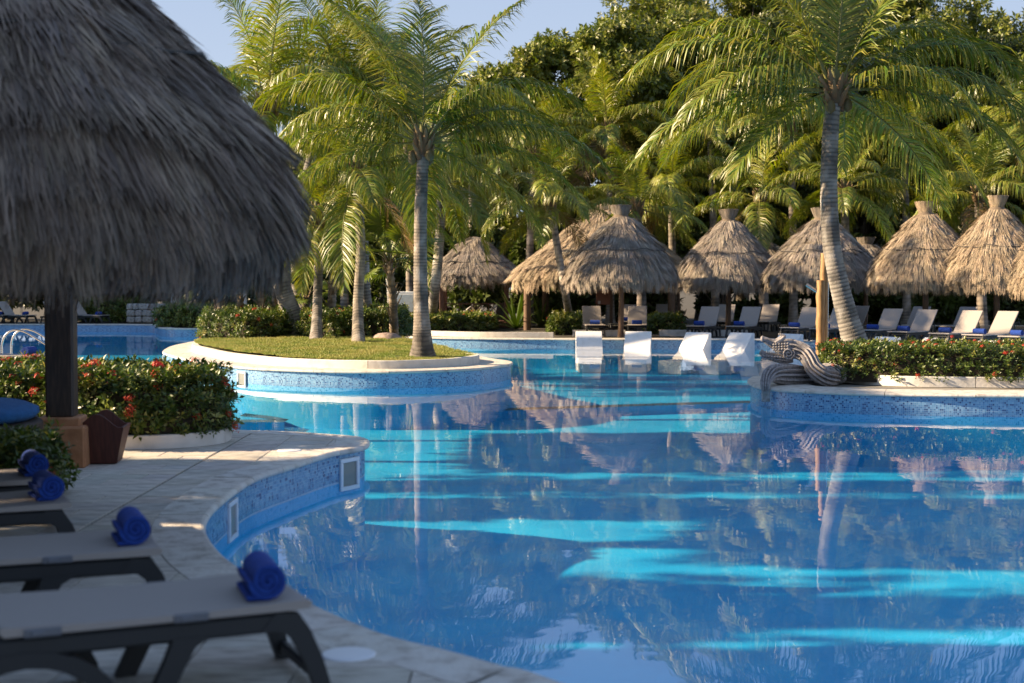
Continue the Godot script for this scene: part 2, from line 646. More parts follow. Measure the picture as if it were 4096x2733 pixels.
func near_deck() -> void:
	var edge := [Vector2(2.2, -3.2), Vector2(0.285, -5.949), Vector2(-0.053, -6.329), Vector2(-0.310, -6.598), Vector2(-0.585, -6.855), Vector2(-0.789, -7.114), Vector2(-1.093, -7.578), Vector2(-1.445, -8.143), Vector2(-1.750, -8.727), Vector2(-1.989, -9.321), Vector2(-2.190, -9.965), Vector2(-2.298, -10.580), Vector2(-2.345, -11.369), Vector2(-2.327, -12.622), Vector2(-2.123, -13.588), Vector2(-1.872, -14.597), Vector2(-1.660, -15.035), Vector2(-1.588, -15.328), Vector2(-1.609, -15.722), Vector2(-1.677, -15.995), Vector2(-1.871, -16.231), Vector2(-2.460, -16.572), Vector2(-2.918, -16.774), Vector2(-3.294, -16.877), Vector2(-4.4, -17.4), Vector2(-5.6, -18.6), Vector2(-6.9, -21), Vector2(-7.9, -24.5), Vector2(-8.6, -28.2), Vector2(-10.4, -30.2), Vector2(-15, -31)]
	edge = smooth(edge, 0.12)
	var side := 1.0  # the path runs away from the camera with the water on its right
	var deck := thing("pool_deck", "pale travertine pool deck", "")
	deck.remove_meta("category")
	tag(deck, "", "", "", "structure")
	var poly := PackedVector2Array(offset_path(edge, side, -0.03))
	for q in [Vector2(-60, -31), Vector2(-60, 12), Vector2(2.2, 12)]:
		poly.append(q)
	var slab := MB.new()
	slab.prism(poly, -1.5, -0.062)
	obj("slab", slab, M.mosaic_grout, deck)
	stones("coping_stone", edge, nose(0.34), side, 0.62, M.coping, deck)
	# pavers, cut to the inner line of the coping
	var inner := PackedVector2Array(offset_path(edge, side, -0.345))
	for q in [Vector2(-60, -30.6), Vector2(-60, 11.5), Vector2(1.85, 11.5)]:
		inner.append(q)
	var bed := MB.new()
	bed.prism(inner, -0.058, -0.012)
	obj("mortar_bed", bed, M.grout, deck)
	var rest := MB.new()
	var pw := 0.515
	var pd := 0.345
	var shown := 0
	for iz in range(-12, 92):
		for ix in range(-30, 11):
			var x0 := -3.035 + ix * pw
			var z1 := -3.2 - iz * pd
			if ix >= 0:
				x0 += 0.022
			elif iz % 2:
				x0 += pw * 0.5
			var x1 := x0 + pw - 0.009
			if ix < 0:
				x1 = minf(x1, -3.045)
			var g := 0.008
			var t := PackedVector2Array([Vector2(x0, z1), Vector2(x1, z1), Vector2(x1, z1 - pd + g), Vector2(x0, z1 - pd + g)])
			if x1 < -17 or x1 - x0 < 0.03:
				continue
			var seen: bool = z1 < -4.8 and z1 > -17.2 and x0 > 0.37 * z1 - 0.5
			for piece in Geometry2D.intersect_polygons(t, inner):
				if piece.size() < 3:
					continue
				var col := tint(Color(1, 1, 1), 0.16)
				if seen and shown < 300:
					shown += 1
					var b := MB.new()
					b.prism(piece, -0.03, r(-0.0025, 0.001), col, false, 0.003)
					obj("paver", b, M.travertine, deck)
				else:
					rest.prism(piece, -0.03, r(-0.0025, 0.001), col)
	obj("paver_field", rest, M.travertine, deck).set_meta("kind", "stuff")
	# mosaic of the near pool wall: small glass tiles on pale grout
	var wl := thing("pool_wall", "blue glass mosaic pool wall", "")
	wl.remove_meta("category")
	tag(wl, "", "", "", "structure")
	var wp := offset_path(edge, side, -0.026)
	obj("grout_face", wall_strip(wp, -0.36, -0.058, side, 0.0), M.mosaic_grout, wl)
	obj("underwater_wall", wall_strip(wp, -1.3, -0.36, side, -0.001), M.pool_tile, wl)
	var tones := [Color(0.13, 0.29, 0.46), Color(0.18, 0.36, 0.53), Color(0.09, 0.21, 0.38), Color(0.035, 0.085, 0.21), Color(0.23, 0.41, 0.56), Color(0.14, 0.30, 0.46)]
	var unit := MB.new()
	unit.face(Vector3(-0.5, -0.5, 0.001), Vector3(0.5, -0.5, 0.001), Vector3(0.5, 0.5, 0.001), Vector3(-0.5, 0.5, 0.001), Vector3.BACK)
	for s in [[Vector3(-0.5, 0, 0), Vector3(0, 1, 0)], [Vector3(0.5, 0, 0), Vector3(0, 1, 0)], [Vector3(0, -0.5, 0), Vector3(1, 0, 0)], [Vector3(0, 0.5, 0), Vector3(1, 0, 0)]]:
		var a: Vector3 = s[0] - s[1] * 0.5
		var c2: Vector3 = s[0] + s[1] * 0.5
		unit.face(a + Vector3(0, 0, 0.001), c2 + Vector3(0, 0, 0.001), c2 - Vector3(0, 0, 0.003), a - Vector3(0, 0, 0.003), s[0])
	var um := unit.mesh()
	var tmats := []
	for q in tones:
		var m: StandardMaterial3D = M.mosaic_tile.duplicate()
		m.albedo_color = q.linear_to_srgb()
		tmats.append(m)
	var cum := [0.0]
	for i in range(1, wp.size()):
		cum.append(cum[i - 1] + wp[i].distance_to(wp[i - 1]))
	var tp := 0.031
	var at := 0
	var l := 0.0
	var places := []
	var cols := []
	var singles := 0
	while l < cum[cum.size() - 1] - tp:
		while cum[at + 1] < l:
			at += 1
		var f: float = (l - cum[at]) / (cum[at + 1] - cum[at])
		var p: Vector2 = wp[at].lerp(wp[at + 1], f)
		var tdir: Vector2 = (wp[at + 1] - wp[at]).normalized()
		var o := Vector3(-tdir.y, 0, tdir.x) * side
		l += tp
		if p.y > -4.0 or p.y < -17.5:
			continue
		for row in 9:
			var y := -0.078 - row * tp
			var k := rng.randi() % 6
			if rng.randf() < 0.5:
				k = [0, 1, 4][k % 3]
			var bs := Basis(Vector3(tdir.x, 0, tdir.y) * (tp - 0.0035), Vector3.UP * (tp - 0.0035), o)
			var tf := Transform3D(bs, Vector3(p.x, y, p.y) + o * 0.003)
			if p.y < -9.6 and p.y > -12.0 and row < 6 and p.x < -1.5 and singles < 300:
				singles += 1
				obj("mosaic_tile", um, tmats[k], wl, tf)
			else:
				places.append(tf)
				cols.append(tones[k])
	many("mosaic_field", um, M.mosaic_tile, places, cols, wl)
	niche_on(wp, side, Vector3(-2.406, -0.275, -12.014), 0.36, "white framed niche in the near pool wall by the curved deck edge")
	niche_on(wp, side, Vector3(-1.720, 0.000, -14.913), 0.34, "white framed niche at the far point of the near deck wall")


func deck_block(called: String, label: String, edge: Array, side: float, close: Array, top: float, cop: float) -> Node3D:
	var n := thing(called, label, "")
	n.remove_meta("category")
	tag(n, "", "", "", "structure")
	var poly := PackedVector2Array(offset_path(edge, side, -0.03))
	for q in close:
		poly.append(q)
	var slab := MB.new()
	slab.prism(poly, -1.5, top)
	obj("slab", slab, M.far_ground, n)
	obj("mosaic_wall", wall_strip(edge, -0.36, -0.05, side, -0.02), M.mosaic, n)
	obj("underwater_wall", wall_strip(edge, -1.3, -0.36, side, -0.022), M.pool_tile, n)
	stones("coping_stone", edge, nose(cop), side, 1.1, M.coping, n)
	return n


func far_deck() -> void:
	var edge := smooth([Vector2(-60, -65), Vector2(-24, -64.6), Vector2(-16.6, -64), Vector2(-15.4, -61.5), Vector2(-14.4, -58.6), Vector2(-13.2, -57.8), Vector2(-12.3, -58.5), Vector2(-11.5, -61), Vector2(-8.5, -60), Vector2(-6.2, -54), Vector2(-4.2, -49.2), Vector2(-1.6, -47.3), Vector2(1.5, -46.6), Vector2(5, -46.5), Vector2(8.2, -46.2), Vector2(10.4, -44.6), Vector2(12.6, -42), Vector2(15.5, -40), Vector2(21, -39), Vector2(60, -38)], 0.35)
	var n := deck_block("far_deck", "far pool deck behind the lagoon", edge, 1.0, [Vector2(60, -140), Vector2(-60, -140)], -0.03, 0.5)
	var pave := MB.new()
	var poly := PackedVector2Array(offset_path(edge, 1.0, -0.5))
	poly.append(Vector2(60, -57))
	poly.append(Vector2(-60, -74))
	pave.prism(poly, -0.05, -0.004)
	obj("paving", pave, M.travertine, n)
	# raised planter kerbs along the far edge
	for k in [[[Vector2(-3.6, -50.3), Vector2(-1.2, -48.4), Vector2(1.4, -47.9)], 0.16], [[Vector2(2.1, -49.2), Vector2(3.9, -49.0)], 0.2], [[Vector2(5.1, -49.3), Vector2(8.2, -49.2)], 0.2]]:
		var kb := MB.new()
		sweep(smooth(k[0], 0.4), [Vector2(-0.1, -0.02), Vector2(-0.1, k[1]), Vector2(0.1, k[1]), Vector2(0.1, -0.02)], 1.0, kb)
		obj("planter_kerb", kb, M.plaster, n)
	light_niche(Vector3(7.35, -0.27, -46.24), Vector3(0.05, 0, 1), 0.42, 0.2, "white framed niche in the far pool wall behind the slanted white loungers")


func kerb(path: Array, side: float, y0: float, y1: float, wdt: float) -> Array:
	return [Vector2(-wdt, y0), Vector2(-wdt, y1), Vector2(0, y1), Vector2(0.012, y1 - 0.012), Vector2(0.014, y0)]


func palm_island() -> void:
	var edge := smooth([Vector2(-9.123, -37.230), Vector2(-8.345, -35.106), Vector2(-7.173, -32.432), Vector2(-5.755, -30.301), Vector2(-4.869, -29.493), Vector2(-3.464, -28.802), Vector2(-2.160, -28.727), Vector2(-0.898, -29.572), Vector2(-0.328, -30.552), Vector2(-0.039, -31.509), Vector2(-0.070, -32.623), Vector2(-0.574, -34.027), Vector2(-1.4, -37), Vector2(-2.6, -41), Vector2(-4.0, -45.6), Vector2(-6.6, -48.4), Vector2(-9.2, -48.2), Vector2(-9.878, -44.749), Vector2(-9.891, -43.012), Vector2(-9.723, -40.497)], 0.3, true)
	edge.append(edge[0])
	var side := 1.0
	var n := thing("palm_island", "planted island in the pool with pale coping", "")
	n.remove_meta("category")
	tag(n, "", "", "", "structure")
	var poly := PackedVector2Array(offset_path(edge, side, -0.03))
	poly.remove_at(poly.size() - 1)
	var slab := MB.new()
	slab.prism(poly, -1.5, -0.03)
	obj("slab", slab, M.grout, n)
	obj("mosaic_wall", wall_strip(edge, -0.36, -0.05, side, -0.02), M.mosaic, n)
	obj("underwater_wall", wall_strip(edge, -1.3, -0.36, side, -0.022), M.pool_tile, n)
	stones("coping_stone", edge, nose(0.75), side, 1.3, M.coping, n)
	var kp := offset_path(edge, side, -0.74)
	stones("kerb_stone", kp, kerb(kp, side, -0.02, 0.17, 0.16), side, 2.4, M.plaster, n)
	# lawn bed, gently domed
	var ip := PackedVector2Array(offset_path(edge, side, -0.80))
	ip.remove_at(ip.size() - 1)
	var lawn := MB.new()
	var cells := {}
	var st := 0.3
	var flat := MB.new()
	flat.prism(ip, -0.02, 0.105)
	obj("bed_soil", flat, M.lawn_soil, n)
	for ix in range(-40, 6):
		for iz in range(-168, -90):
			var p := Vector2(ix * st, iz * st)
			cells[Vector2i(ix, iz)] = lawn.vert(Vector3(p.x, lawn_y(p, ip), p.y), Vector3.UP, Color.WHITE)
	for k in cells:
		var q := [k, k + Vector2i(1, 0), k + Vector2i(1, 1), k + Vector2i(0, 1)]
		if q.all(func(z): return cells.has(z)) and q.all(func(z): return Geometry2D.is_point_in_polygon(Vector2(z) * st, ip)):
			lawn.quad(cells[q[0]], cells[q[1]], cells[q[2]], cells[q[3]])
	obj("lawn_bed", lawn, M.lawn_soil, n)
	# grass
	var blade := MB.new()
	for k in 7:
		var a := TAU * k / 7.0 + 0.3
		var o := Vector3(cos(a), 0, sin(a))
		var s := Vector3(-o.z, 0, o.x)
		var b0 := o * 0.35
		var tip := o * (0.8 + 0.3 * (k % 3)) + Vector3(0, 1.0 - 0.2 * (k % 2), 0)
		blade.face3(b0 - s * 0.16, b0 + s * 0.16, tip, Vector3.UP + o)
	var pl := []
	var cl := []
	var bm := blade.mesh()
	while pl.size() < 17000:
		var p := Vector2(r(-9.5, -0.2), -28.8 - pow(rng.randf(), 1.3) * 12.0)
		if not Geometry2D.is_point_in_polygon(p, ip):
			continue
		var k := nz.get_noise_2d(p.x * 0.9, p.y * 0.9)
		if k < -0.35 and rng.randf() < 0.7:
			continue
		var h := r(0.035, 0.07) * (1.0 + k * 0.7)
		pl.append(Transform3D(Basis(Vector3.UP, r(0, TAU)).scaled(Vector3(0.05, h, 0.05)), Vector3(p.x, lawn_y(p, ip) - 0.005, p.y)))
		cl.append(tint(Color(0.21, 0.27, 0.045).lerp(Color(0.40, 0.34, 0.11), clampf(0.5 + k, 0, 1)), 0.2))
	tag(many("lawn_grass", bm, M.grass, pl, cl), "short green lawn grass on the palm island", "grass", "", "stuff")
	niche_on(edge, side, Vector3(-5.640, -0.275, -30.377), 0.36, "white framed niche on the sunlit front wall of the palm island")
	niche_on(edge, side, Vector3(-8.981, -0.275, -37.678), 0.36, "white framed niche at the left end wall of the palm island")


func lawn_y(p: Vector2, ip: PackedVector2Array) -> float:
	var c := Vector2(-5.0, -38.0)
	var k := clampf(1.0 - ((p - c) / Vector2(5.5, 10.0)).length_squared(), 0.0, 1.0)
	return 0.13 + 0.16 * k + 0.02 * nz.get_noise_2d(p.x * 1.6, p.y * 1.6)


func serpent_island() -> void:
	var edge := smooth([Vector2(4.325, -25.902), Vector2(4.238, -24.966), Vector2(4.334, -23.887), Vector2(5.040, -23.186), Vector2(5.974, -22.756), Vector2(8.077, -22.387), Vector2(14, -22.2), Vector2(19, -23.5), Vector2(19, -31), Vector2(14, -30), Vector2(9, -29.5), Vector2(6.2, -28.6), Vector2(4.754, -27.175), Vector2(4.499, -26.651)], 0.25, true)
	edge.append(edge[0])
	var n := thing("planted_island", "planted island at the right with a stone serpent on its tip", "")
	n.remove_meta("category")
	tag(n, "", "", "", "structure")
	var poly := PackedVector2Array(offset_path(edge, 1.0, -0.03))
	poly.remove_at(poly.size() - 1)
	var slab := MB.new()
	slab.prism(poly, -1.5, -0.03)
	obj("slab", slab, M.grout, n)
	obj("mosaic_wall", wall_strip(edge, -0.36, -0.05, 1.0, -0.02), M.mosaic, n)
	obj("underwater_wall", wall_strip(edge, -1.3, -0.36, 1.0, -0.022), M.pool_tile, n)
	stones("coping_stone", edge, nose(0.95), 1.0, 1.2, M.coping, n)
	var kp := smooth([Vector2(5.907, -25.662), Vector2(6.662, -24.523), Vector2(8.691, -24.096), Vector2(13, -23.2), Vector2(18, -24)], 0.3)
	stones("kerb_stone", kp, kerb(kp, 1.0, -0.02, 0.16, 0.18), 1.0, 2.2, M.plaster, n)
	var bed := MB.new()
	var bp := PackedVector2Array(offset_path(kp, 1.0, -0.1))
	bp.append(Vector2(18, -30.2))
	bp.append(Vector2(10, -28.6))
	bp.append(Vector2(6.2, -27.4))
	bed.prism(bp, -0.02, 0.1)
	obj("soil_bed", bed, M.soil, n)


# ---------------------------------------------------------------- palms
const ELEV := [86.0, 70.0, 54.0, 38.0, 22.0, 4.0, -18.0, -42.0]
var fronds := {}


# one coconut frond in its own vertical plane (x outward, y up), 4 m along the rib
func frond_mesh(elev: float, seed_: int, tone: Color, tip: Color, count := 96) -> ArrayMesh:
	var g := RandomNumberGenerator.new()
	g.seed = seed_
	var b := MB.new()
	var L := 4.0
	var bend := (elev + 58.0) * g.randf_range(0.92, 1.12)
	if elev > 65.0:
		bend = 40.0 + g.randf_range(-6, 14)
	if elev < 0.0:
		bend = 45.0 + g.randf_range(-8, 8)
	var pts := []
	var tan := []
	var p := Vector3.ZERO
	var steps := 24
	var sway := g.randf_range(-0.22, 0.22)
	for i in steps + 1:
		var t := float(i) / steps
		var a := deg_to_rad(maxf(elev - bend * pow(t, 1.35), -86.0))
		var d := Vector3(cos(a), sin(a), sway * t * cos(a)).normalized()
		pts.append(p)
		tan.append(d)
		p += d * (L / steps)
	var rad := []
	var rc := []
	for i in steps + 1:
		var t := float(i) / steps
		rad.append(lerpf(0.034, 0.006, pow(t, 0.7)) * (1.9 if i == 0 else 1.0))
		rc.append(Color(0.25, 0.24, 0.07).lerp(Color(0.16, 0.19, 0.04), t))
	b.tube(pts, rad, 5, rc, true)
	for s in [-1.0, 1.0]:
		for k in count:
			var t := 0.13 + 0.87 * (float(k) + g.randf() * 0.5) / count
			var f := t * steps
			var i := mini(int(f), steps - 1)
			var q: Vector3 = pts[i].lerp(pts[i + 1], f - i)
			var T: Vector3 = tan[i].lerp(tan[i + 1], f - i).normalized()
			var S := T.cross(Vector3.UP)
			S = S.normalized() if S.length() > 0.08 else Vector3(0, 0, -1)
			var N := S.cross(T).normalized()
			var ll := 1.12 * (0.45 + 0.55 * sin(PI * clampf(0.12 + t * 0.95, 0, 1))) * g.randf_range(0.85, 1.1)
			if t > 0.9:
				ll *= 0.75
			var A := deg_to_rad(lerpf(72.0, 30.0, t) + g.randf_range(-7, 7))
			var d: Vector3 = (T * cos(A) + S * s * sin(A) + N * g.randf_range(0.05, 0.34)).normalized()
			# leaflets hang like a curtain where the rib runs level, and stand out where it rises
			var grav := lerpf(0.16, 1.25, pow(Vector2(T.x, T.z).length(), 1.5)) * g.randf_range(0.6, 1.25)
			var W: Vector3 = (T - d * T.dot(d)).normalized()
			W = W.rotated(d, g.randf_range(-0.5, 0.5))
			var w := g.randf_range(0.014, 0.021)
			var c0 := Color(tone.r * g.randf_range(0.75, 1.25), tone.g * g.randf_range(0.8, 1.2), tone.b)
			c0 = c0.lerp(tip, pow(g.randf(), 3.0) * 0.7)
			var prev := []
			var pp := q
			var prof := [0.55, 1.0, 0.8, 0.06]
			for j in 4:
				var nn: Vector3 = d.cross(W).normalized()
				if nn.y < 0.0:
					nn = -nn
				var cc := c0.lerp(tip, 0.35 * float(j == 3))
				var now := [b.vert(pp - W * w * prof[j], nn, cc), b.vert(pp + W * w * prof[j], nn, cc)]
				if j > 0:
					b.quad(prev[0], prev[1], now[1], now[0])
				prev = now
				if j < 3:
					pp += d * ll / 3.0
					d = (d + Vector3.DOWN * grav * (0.7 + 0.5 * j)).normalized()
					W = (W - d * W.dot(d)).normalized()
	return b.mesh()


func frond(idx: int, variant: int, kind: String) -> ArrayMesh:
	var key := [idx, variant, kind]
	if not fronds.has(key):
		var tones := {"green": [Color(0.125, 0.172, 0.018), Color(0.38, 0.32, 0.055)], "young": [Color(0.22, 0.26, 0.024), Color(0.42, 0.37, 0.06)], "dry": [Color(0.20, 0.13, 0.055), Color(0.26, 0.18, 0.08)]}
		fronds[key] = frond_mesh(ELEV[idx], idx * 17 + variant * 101 + kind.hash() % 50, tones[kind][0], tones[kind][1])
	return fronds[key]


# path: points of the trunk from the ground up; r0 swollen foot, r1 stem
func trunk_mesh(path: Array, r0: float, r1: float, ring: float, sides: int, pale: Color, seed_: float, boots := false) -> MB:
	var pts := smooth(path, ring / 3.0)
	var b := MB.new()
	var rad := []
	var cols := []
	var l := 0.0
	var total := 0.0
	for i in range(1, pts.size()):
		total += pts[i].distance_to(pts[i - 1])
	for i in pts.size():
		if i > 0:
			l += pts[i].distance_to(pts[i - 1])
		var t := l / total
		var rr := r1 * lerpf(1.12, 0.86, t) + (r0 - r1) * exp(-l * 2.3)
		rr *= (1.0 + [-0.022, 0.018, 0.006][i % 3]) * (1.0 + 0.03 * nz.get_noise_2d(l * 3.0, seed_))
		if boots:
			rr *= 1.0 + 0.25 * float(i % 3 == 1) * r(0.2, 1.0)
		rad.append(rr)
		var k := nz.get_noise_2d(l * 1.1 + 40.0, seed_ * 3.0)
		var c := pale.lerp(Color(0.055, 0.05, 0.046), clampf(k * 1.2 + (r(0.45, 0.95) if i % 3 == 0 else 0.0), 0.0, 0.85))
		cols.append(c)
	b.tube(pts, rad, sides, cols, true)
	# lichen and scar patches break up the rings
	for i in b.v.size():
		var q := b.v[i]
		var k := nz.get_noise_3d(q.x * 3.1 + seed_, q.y * 1.9, q.z * 3.1)
		b.c[i] = b.c[i].lerp(Color(0.05, 0.047, 0.045) if k > 0.0 else pale.lightened(0.18), clampf(absf(k) * 2.0 - 0.2, 0.0, 0.85))
	return b


func palm(label: String, path: Array, r0: float, r1: float, list: Array, seed_: int, group: String, opts := {}) -> Node3D:
	var at: Vector3 = path[0]
	var t := thing(opts.get("called", "coconut_palm"), label, "palm tree", at, 0.0, group)
	var rel := path.map(func(q): return q - at)
	rel[0] -= Vector3(0, 0.12, 0)
	obj("trunk", trunk_mesh(rel, r0, r1, opts.get("ring", 0.085), opts.get("sides", 12), opts.get("pale", Color(0.30, 0.265, 0.22)), seed_ * 1.7), M.bark, t)
	var top: Vector3 = rel[rel.size() - 1]
	# leaf bases and fibre round the head of the trunk
	var hd := MB.new()
	rng.seed = seed_ * 13 + 5
	var hr := r1 * 1.25
	for k in 16:
		var a := k * 2.4
		var o := Vector3(cos(a), 0, sin(a))
		var y0 := -0.32 + 0.03 * k
		hd.tube([top + Vector3(0, y0, 0) + o * hr * 0.5, top + Vector3(0, y0 + 0.16, 0) + o * hr * 0.95, top + Vector3(0, y0 + 0.34, 0) + o * hr * r(1.1, 1.7)], [0.075, 0.06, 0.02], 5, [Color(0.16, 0.09, 0.045), Color(0.22, 0.14, 0.07), Color(0.28, 0.2, 0.1)])
	hd.tube([top + Vector3(0, -0.2, 0), top + Vector3(0, 0.12, 0), top + Vector3(0, 0.5, 0)], [hr * 0.9, hr * 0.95, 0.05], 8, [Color(0.12, 0.08, 0.045), Color(0.15, 0.11, 0.05), Color(0.14, 0.15, 0.05)])
	obj("leaf_bases", hd, M.bark, t)
	for f in list:
		# [yaw, index of elevation, scale, kind]
		var sc: float = f[2]
		var bs := Basis(Vector3.UP, deg_to_rad(f[0])) * Basis(Vector3.RIGHT, r(-0.18, 0.18))
		var o := bs * Vector3(hr * 0.45, 0, 0)
		obj("frond", frond(f[1], rng.randi() % 2, f[3] if f.size() > 3 else "green"), M.palm_leaf, t, Transform3D(bs.scaled(Vector3.ONE * sc), top + o + Vector3(0, 0.12 - 0.05 * f[1] * 0.3, 0)))
	if opts.get("nuts", 0):
		for k in opts.nuts:
			var a: float = k * 2.1 + seed_
			var nb := MB.new()
			nb.lathe([Vector2(0.01, 0.13), Vector2(0.07, 0.1), Vector2(0.1, 0.02), Vector2(0.09, -0.07), Vector2(0.02, -0.13)], 8)
			obj("coconut", nb, M.bark, t, Transform3D(Basis(), top + Vector3(cos(a) * 0.24, -0.22 - 0.06 * (k % 2), sin(a) * 0.24))).material_override = M.coconut
	return t


func crown(count: int, seed_: int, sc: float, lo := 7, hi := 0, kind := "green") -> Array:
	var g := RandomNumberGenerator.new()
	g.seed = seed_
	var out := []
	for i in count:
		var t := float(i) / (count - 1)
		var e := clampi(int(round(lerpf(hi, lo, pow(t, 0.9)) + g.randf_range(-0.5, 0.5))), 0, 7)
		out.append([i * 137.5 + g.randf_range(-18, 18) + seed_ * 40.0, e, sc * g.randf_range(0.86, 1.1) * (0.85 if e == 0 else 1.0), "young" if (e < 2 and g.randf() < 0.5) or g.randf() < 0.08 else ("dry" if e == 7 and g.randf() < 0.35 else kind)])
	return out


# a fan palm: round pleated leaves on long stalks
func fan_leaf() -> ArrayMesh:
	var b := MB.new()
	var g := RandomNumberGenerator.new()
	g.seed = 9
	b.tube([Vector3.ZERO, Vector3(0.35, 0.12, 0), Vector3(0.75, 0.16, 0)], [0.018, 0.013, 0.01], 5, [Color(0.2, 0.2, 0.06), Color(0.16, 0.18, 0.05), Color(0.12, 0.16, 0.04)])
	var hub := Vector3(0.75, 0.16, 0)
	for k in 34:
		var a := deg_to_rad(-155.0 + 310.0 * k / 33.0)
		var d := Vector3(cos(a), 0.12, sin(a)).normalized()
		var W := Vector3(-sin(a), 0.35 * (1 if k % 2 else -1), cos(a)).normalized()
		var c := Color(0.11, 0.165, 0.025).lerp(Color(0.22, 0.24, 0.05), g.randf() * 0.7)
		var ll := 0.62 * (0.72 + 0.28 * cos(a)) * g.randf_range(0.9, 1.08)
		var prof := [0.008, 0.03, 0.022, 0.002]
		var pp := hub
		var prev := []
		for j in 4:
			var nn: Vector3 = d.cross(W).normalized()
			if nn.y < 0.0:
				nn = -nn
			var now := [b.vert(pp - W * prof[j], nn, c), b.vert(pp + W * prof[j], nn, c)]
			if j > 0:
				b.quad(prev[0], prev[1], now[1], now[0])
			prev = now
			pp += d * ll / 3.0
			d = (d + Vector3.DOWN * (0.08 + 0.16 * j)).normalized()
	return b.mesh()


func fan_palm(label: String, path: Array, rad: float, count: int, sc: float, seed_: int) -> void:
	var at: Vector3 = path[0]
	var t := thing("fan_palm", label, "palm tree", at, 0.0, "fan palms on the island")
	var rel := path.map(func(q): return q - at)
	rel[0] -= Vector3(0, 0.1, 0)
	rng.seed = seed_
	var tr := trunk_mesh(rel, rad * 1.3, rad, 0.13, 9, Color(0.26, 0.19, 0.12), seed_, true)
	obj("trunk", tr, M.bark, t)
	var top: Vector3 = rel[rel.size() - 1]
	# old leaf bases hanging on the stem
	var hb := MB.new()
	for k in 26:
		var f := r(0.25, 1.0)
		var q: Vector3 = rel[0].lerp(top, f) if rel.size() == 2 else rel[int(f * (rel.size() - 1.01))].lerp(rel[int(f * (rel.size() - 1.01)) + 1], fmod(f * (rel.size() - 1.01), 1.0))
		var a := r(0, TAU)
		var o := Vector3(cos(a), 0, sin(a))
		hb.tube([q + o * rad * 0.8, q + o * rad * 1.5 + Vector3(0, 0.14, 0), q + o * rad * r(1.8, 2.8) + Vector3(0, r(0.15, 0.34), 0)], [0.03, 0.022, 0.006], 4, [Color(0.17, 0.11, 0.06), Color(0.24, 0.17, 0.1), Color(0.32, 0.24, 0.15)])
	obj("leaf_bases", hb, M.bark, t)
	var lm: ArrayMesh = fronds["fan"]
	for k in count:
		var e := lerpf(1.25, -0.75, float(k) / maxf(1, count - 1))
		var bs := Basis(Vector3.UP, k * 2.4 + seed_) * Basis(Vector3.BACK, e) * Basis(Vector3.RIGHT, r(-0.4, 0.4))
		obj("fan_leaf", lm, M.palm_leaf, t, Transform3D(bs.scaled(Vector3.ONE * sc * r(0.85, 1.15)), top))


# ---------------------------------------------------------------- leafy plants
var leafy := {}


func leaf_blade(b: MB, base: Vector3, dir: Vector3, side: Vector3, l: float, w: float, col: Color, droop := 0.25) -> void:
	var nn := side.cross(dir).normalized()
	var p1 := base + dir * l * 0.45
	var p2 := base + dir * l - nn * l * droop
	var up := nn * w * 0.22
	var a := b.vert(base, nn, col)
	var m1 := b.vert(p1, nn, col)
	var t := b.vert(p2, nn, col)
	var e1 := b.vert(p1 + side * w * 0.5 + up, (nn - side * 0.35).normalized(), col)
	var e2 := b.vert(p1 - side * w * 0.5 + up, (nn + side * 0.35).normalized(), col)
	b.tri(a, e1, m1)
	b.tri(m1, e1, t)
	b.tri(a, m1, e2)
	b.tri(m1, t, e2)


# a spray of leaves round a short twig, pointing along +y, about one unit across
func spray(key: String, count: int, l: float, w: float, seed_: int, open := 0.9) -> ArrayMesh:
	if not leafy.has(key):
		var g := RandomNumberGenerator.new()
		g.seed = seed_
		var b := MB.new()
		for k in count:
			var a := k * 2.4 + g.randf() * 0.5
			var t := float(k) / count
			var e := lerpf(0.1, 1.25, t) * open + g.randf_range(-0.15, 0.15)
			var o := Vector3(cos(a), 0, sin(a))
			var d := (o * cos(e) + Vector3.UP * sin(e)).normalized()
			var s := Vector3(-sin(a), 0, cos(a)).rotated(d, g.randf_range(-0.5, 0.5))
			var sc := g.randf_range(0.75, 1.15)
			var k2 := g.randf_range(0.75, 1.2)
			leaf_blade(b, Vector3(0, t * 0.45, 0) + o * 0.06, d, s, l * sc, w * sc, Color(k2, k2, k2), g.randf_range(0.05, 0.35))
		leafy[key] = b.mesh()
	return leafy[key]


func aim(n: Vector3, spin: float) -> Basis:
	var y := n.normalized()
	var x := y.cross(Vector3(0.13, 0.2, 0.97)).normalized()
	return Basis(x, y, x.cross(y)).rotated(y, spin)


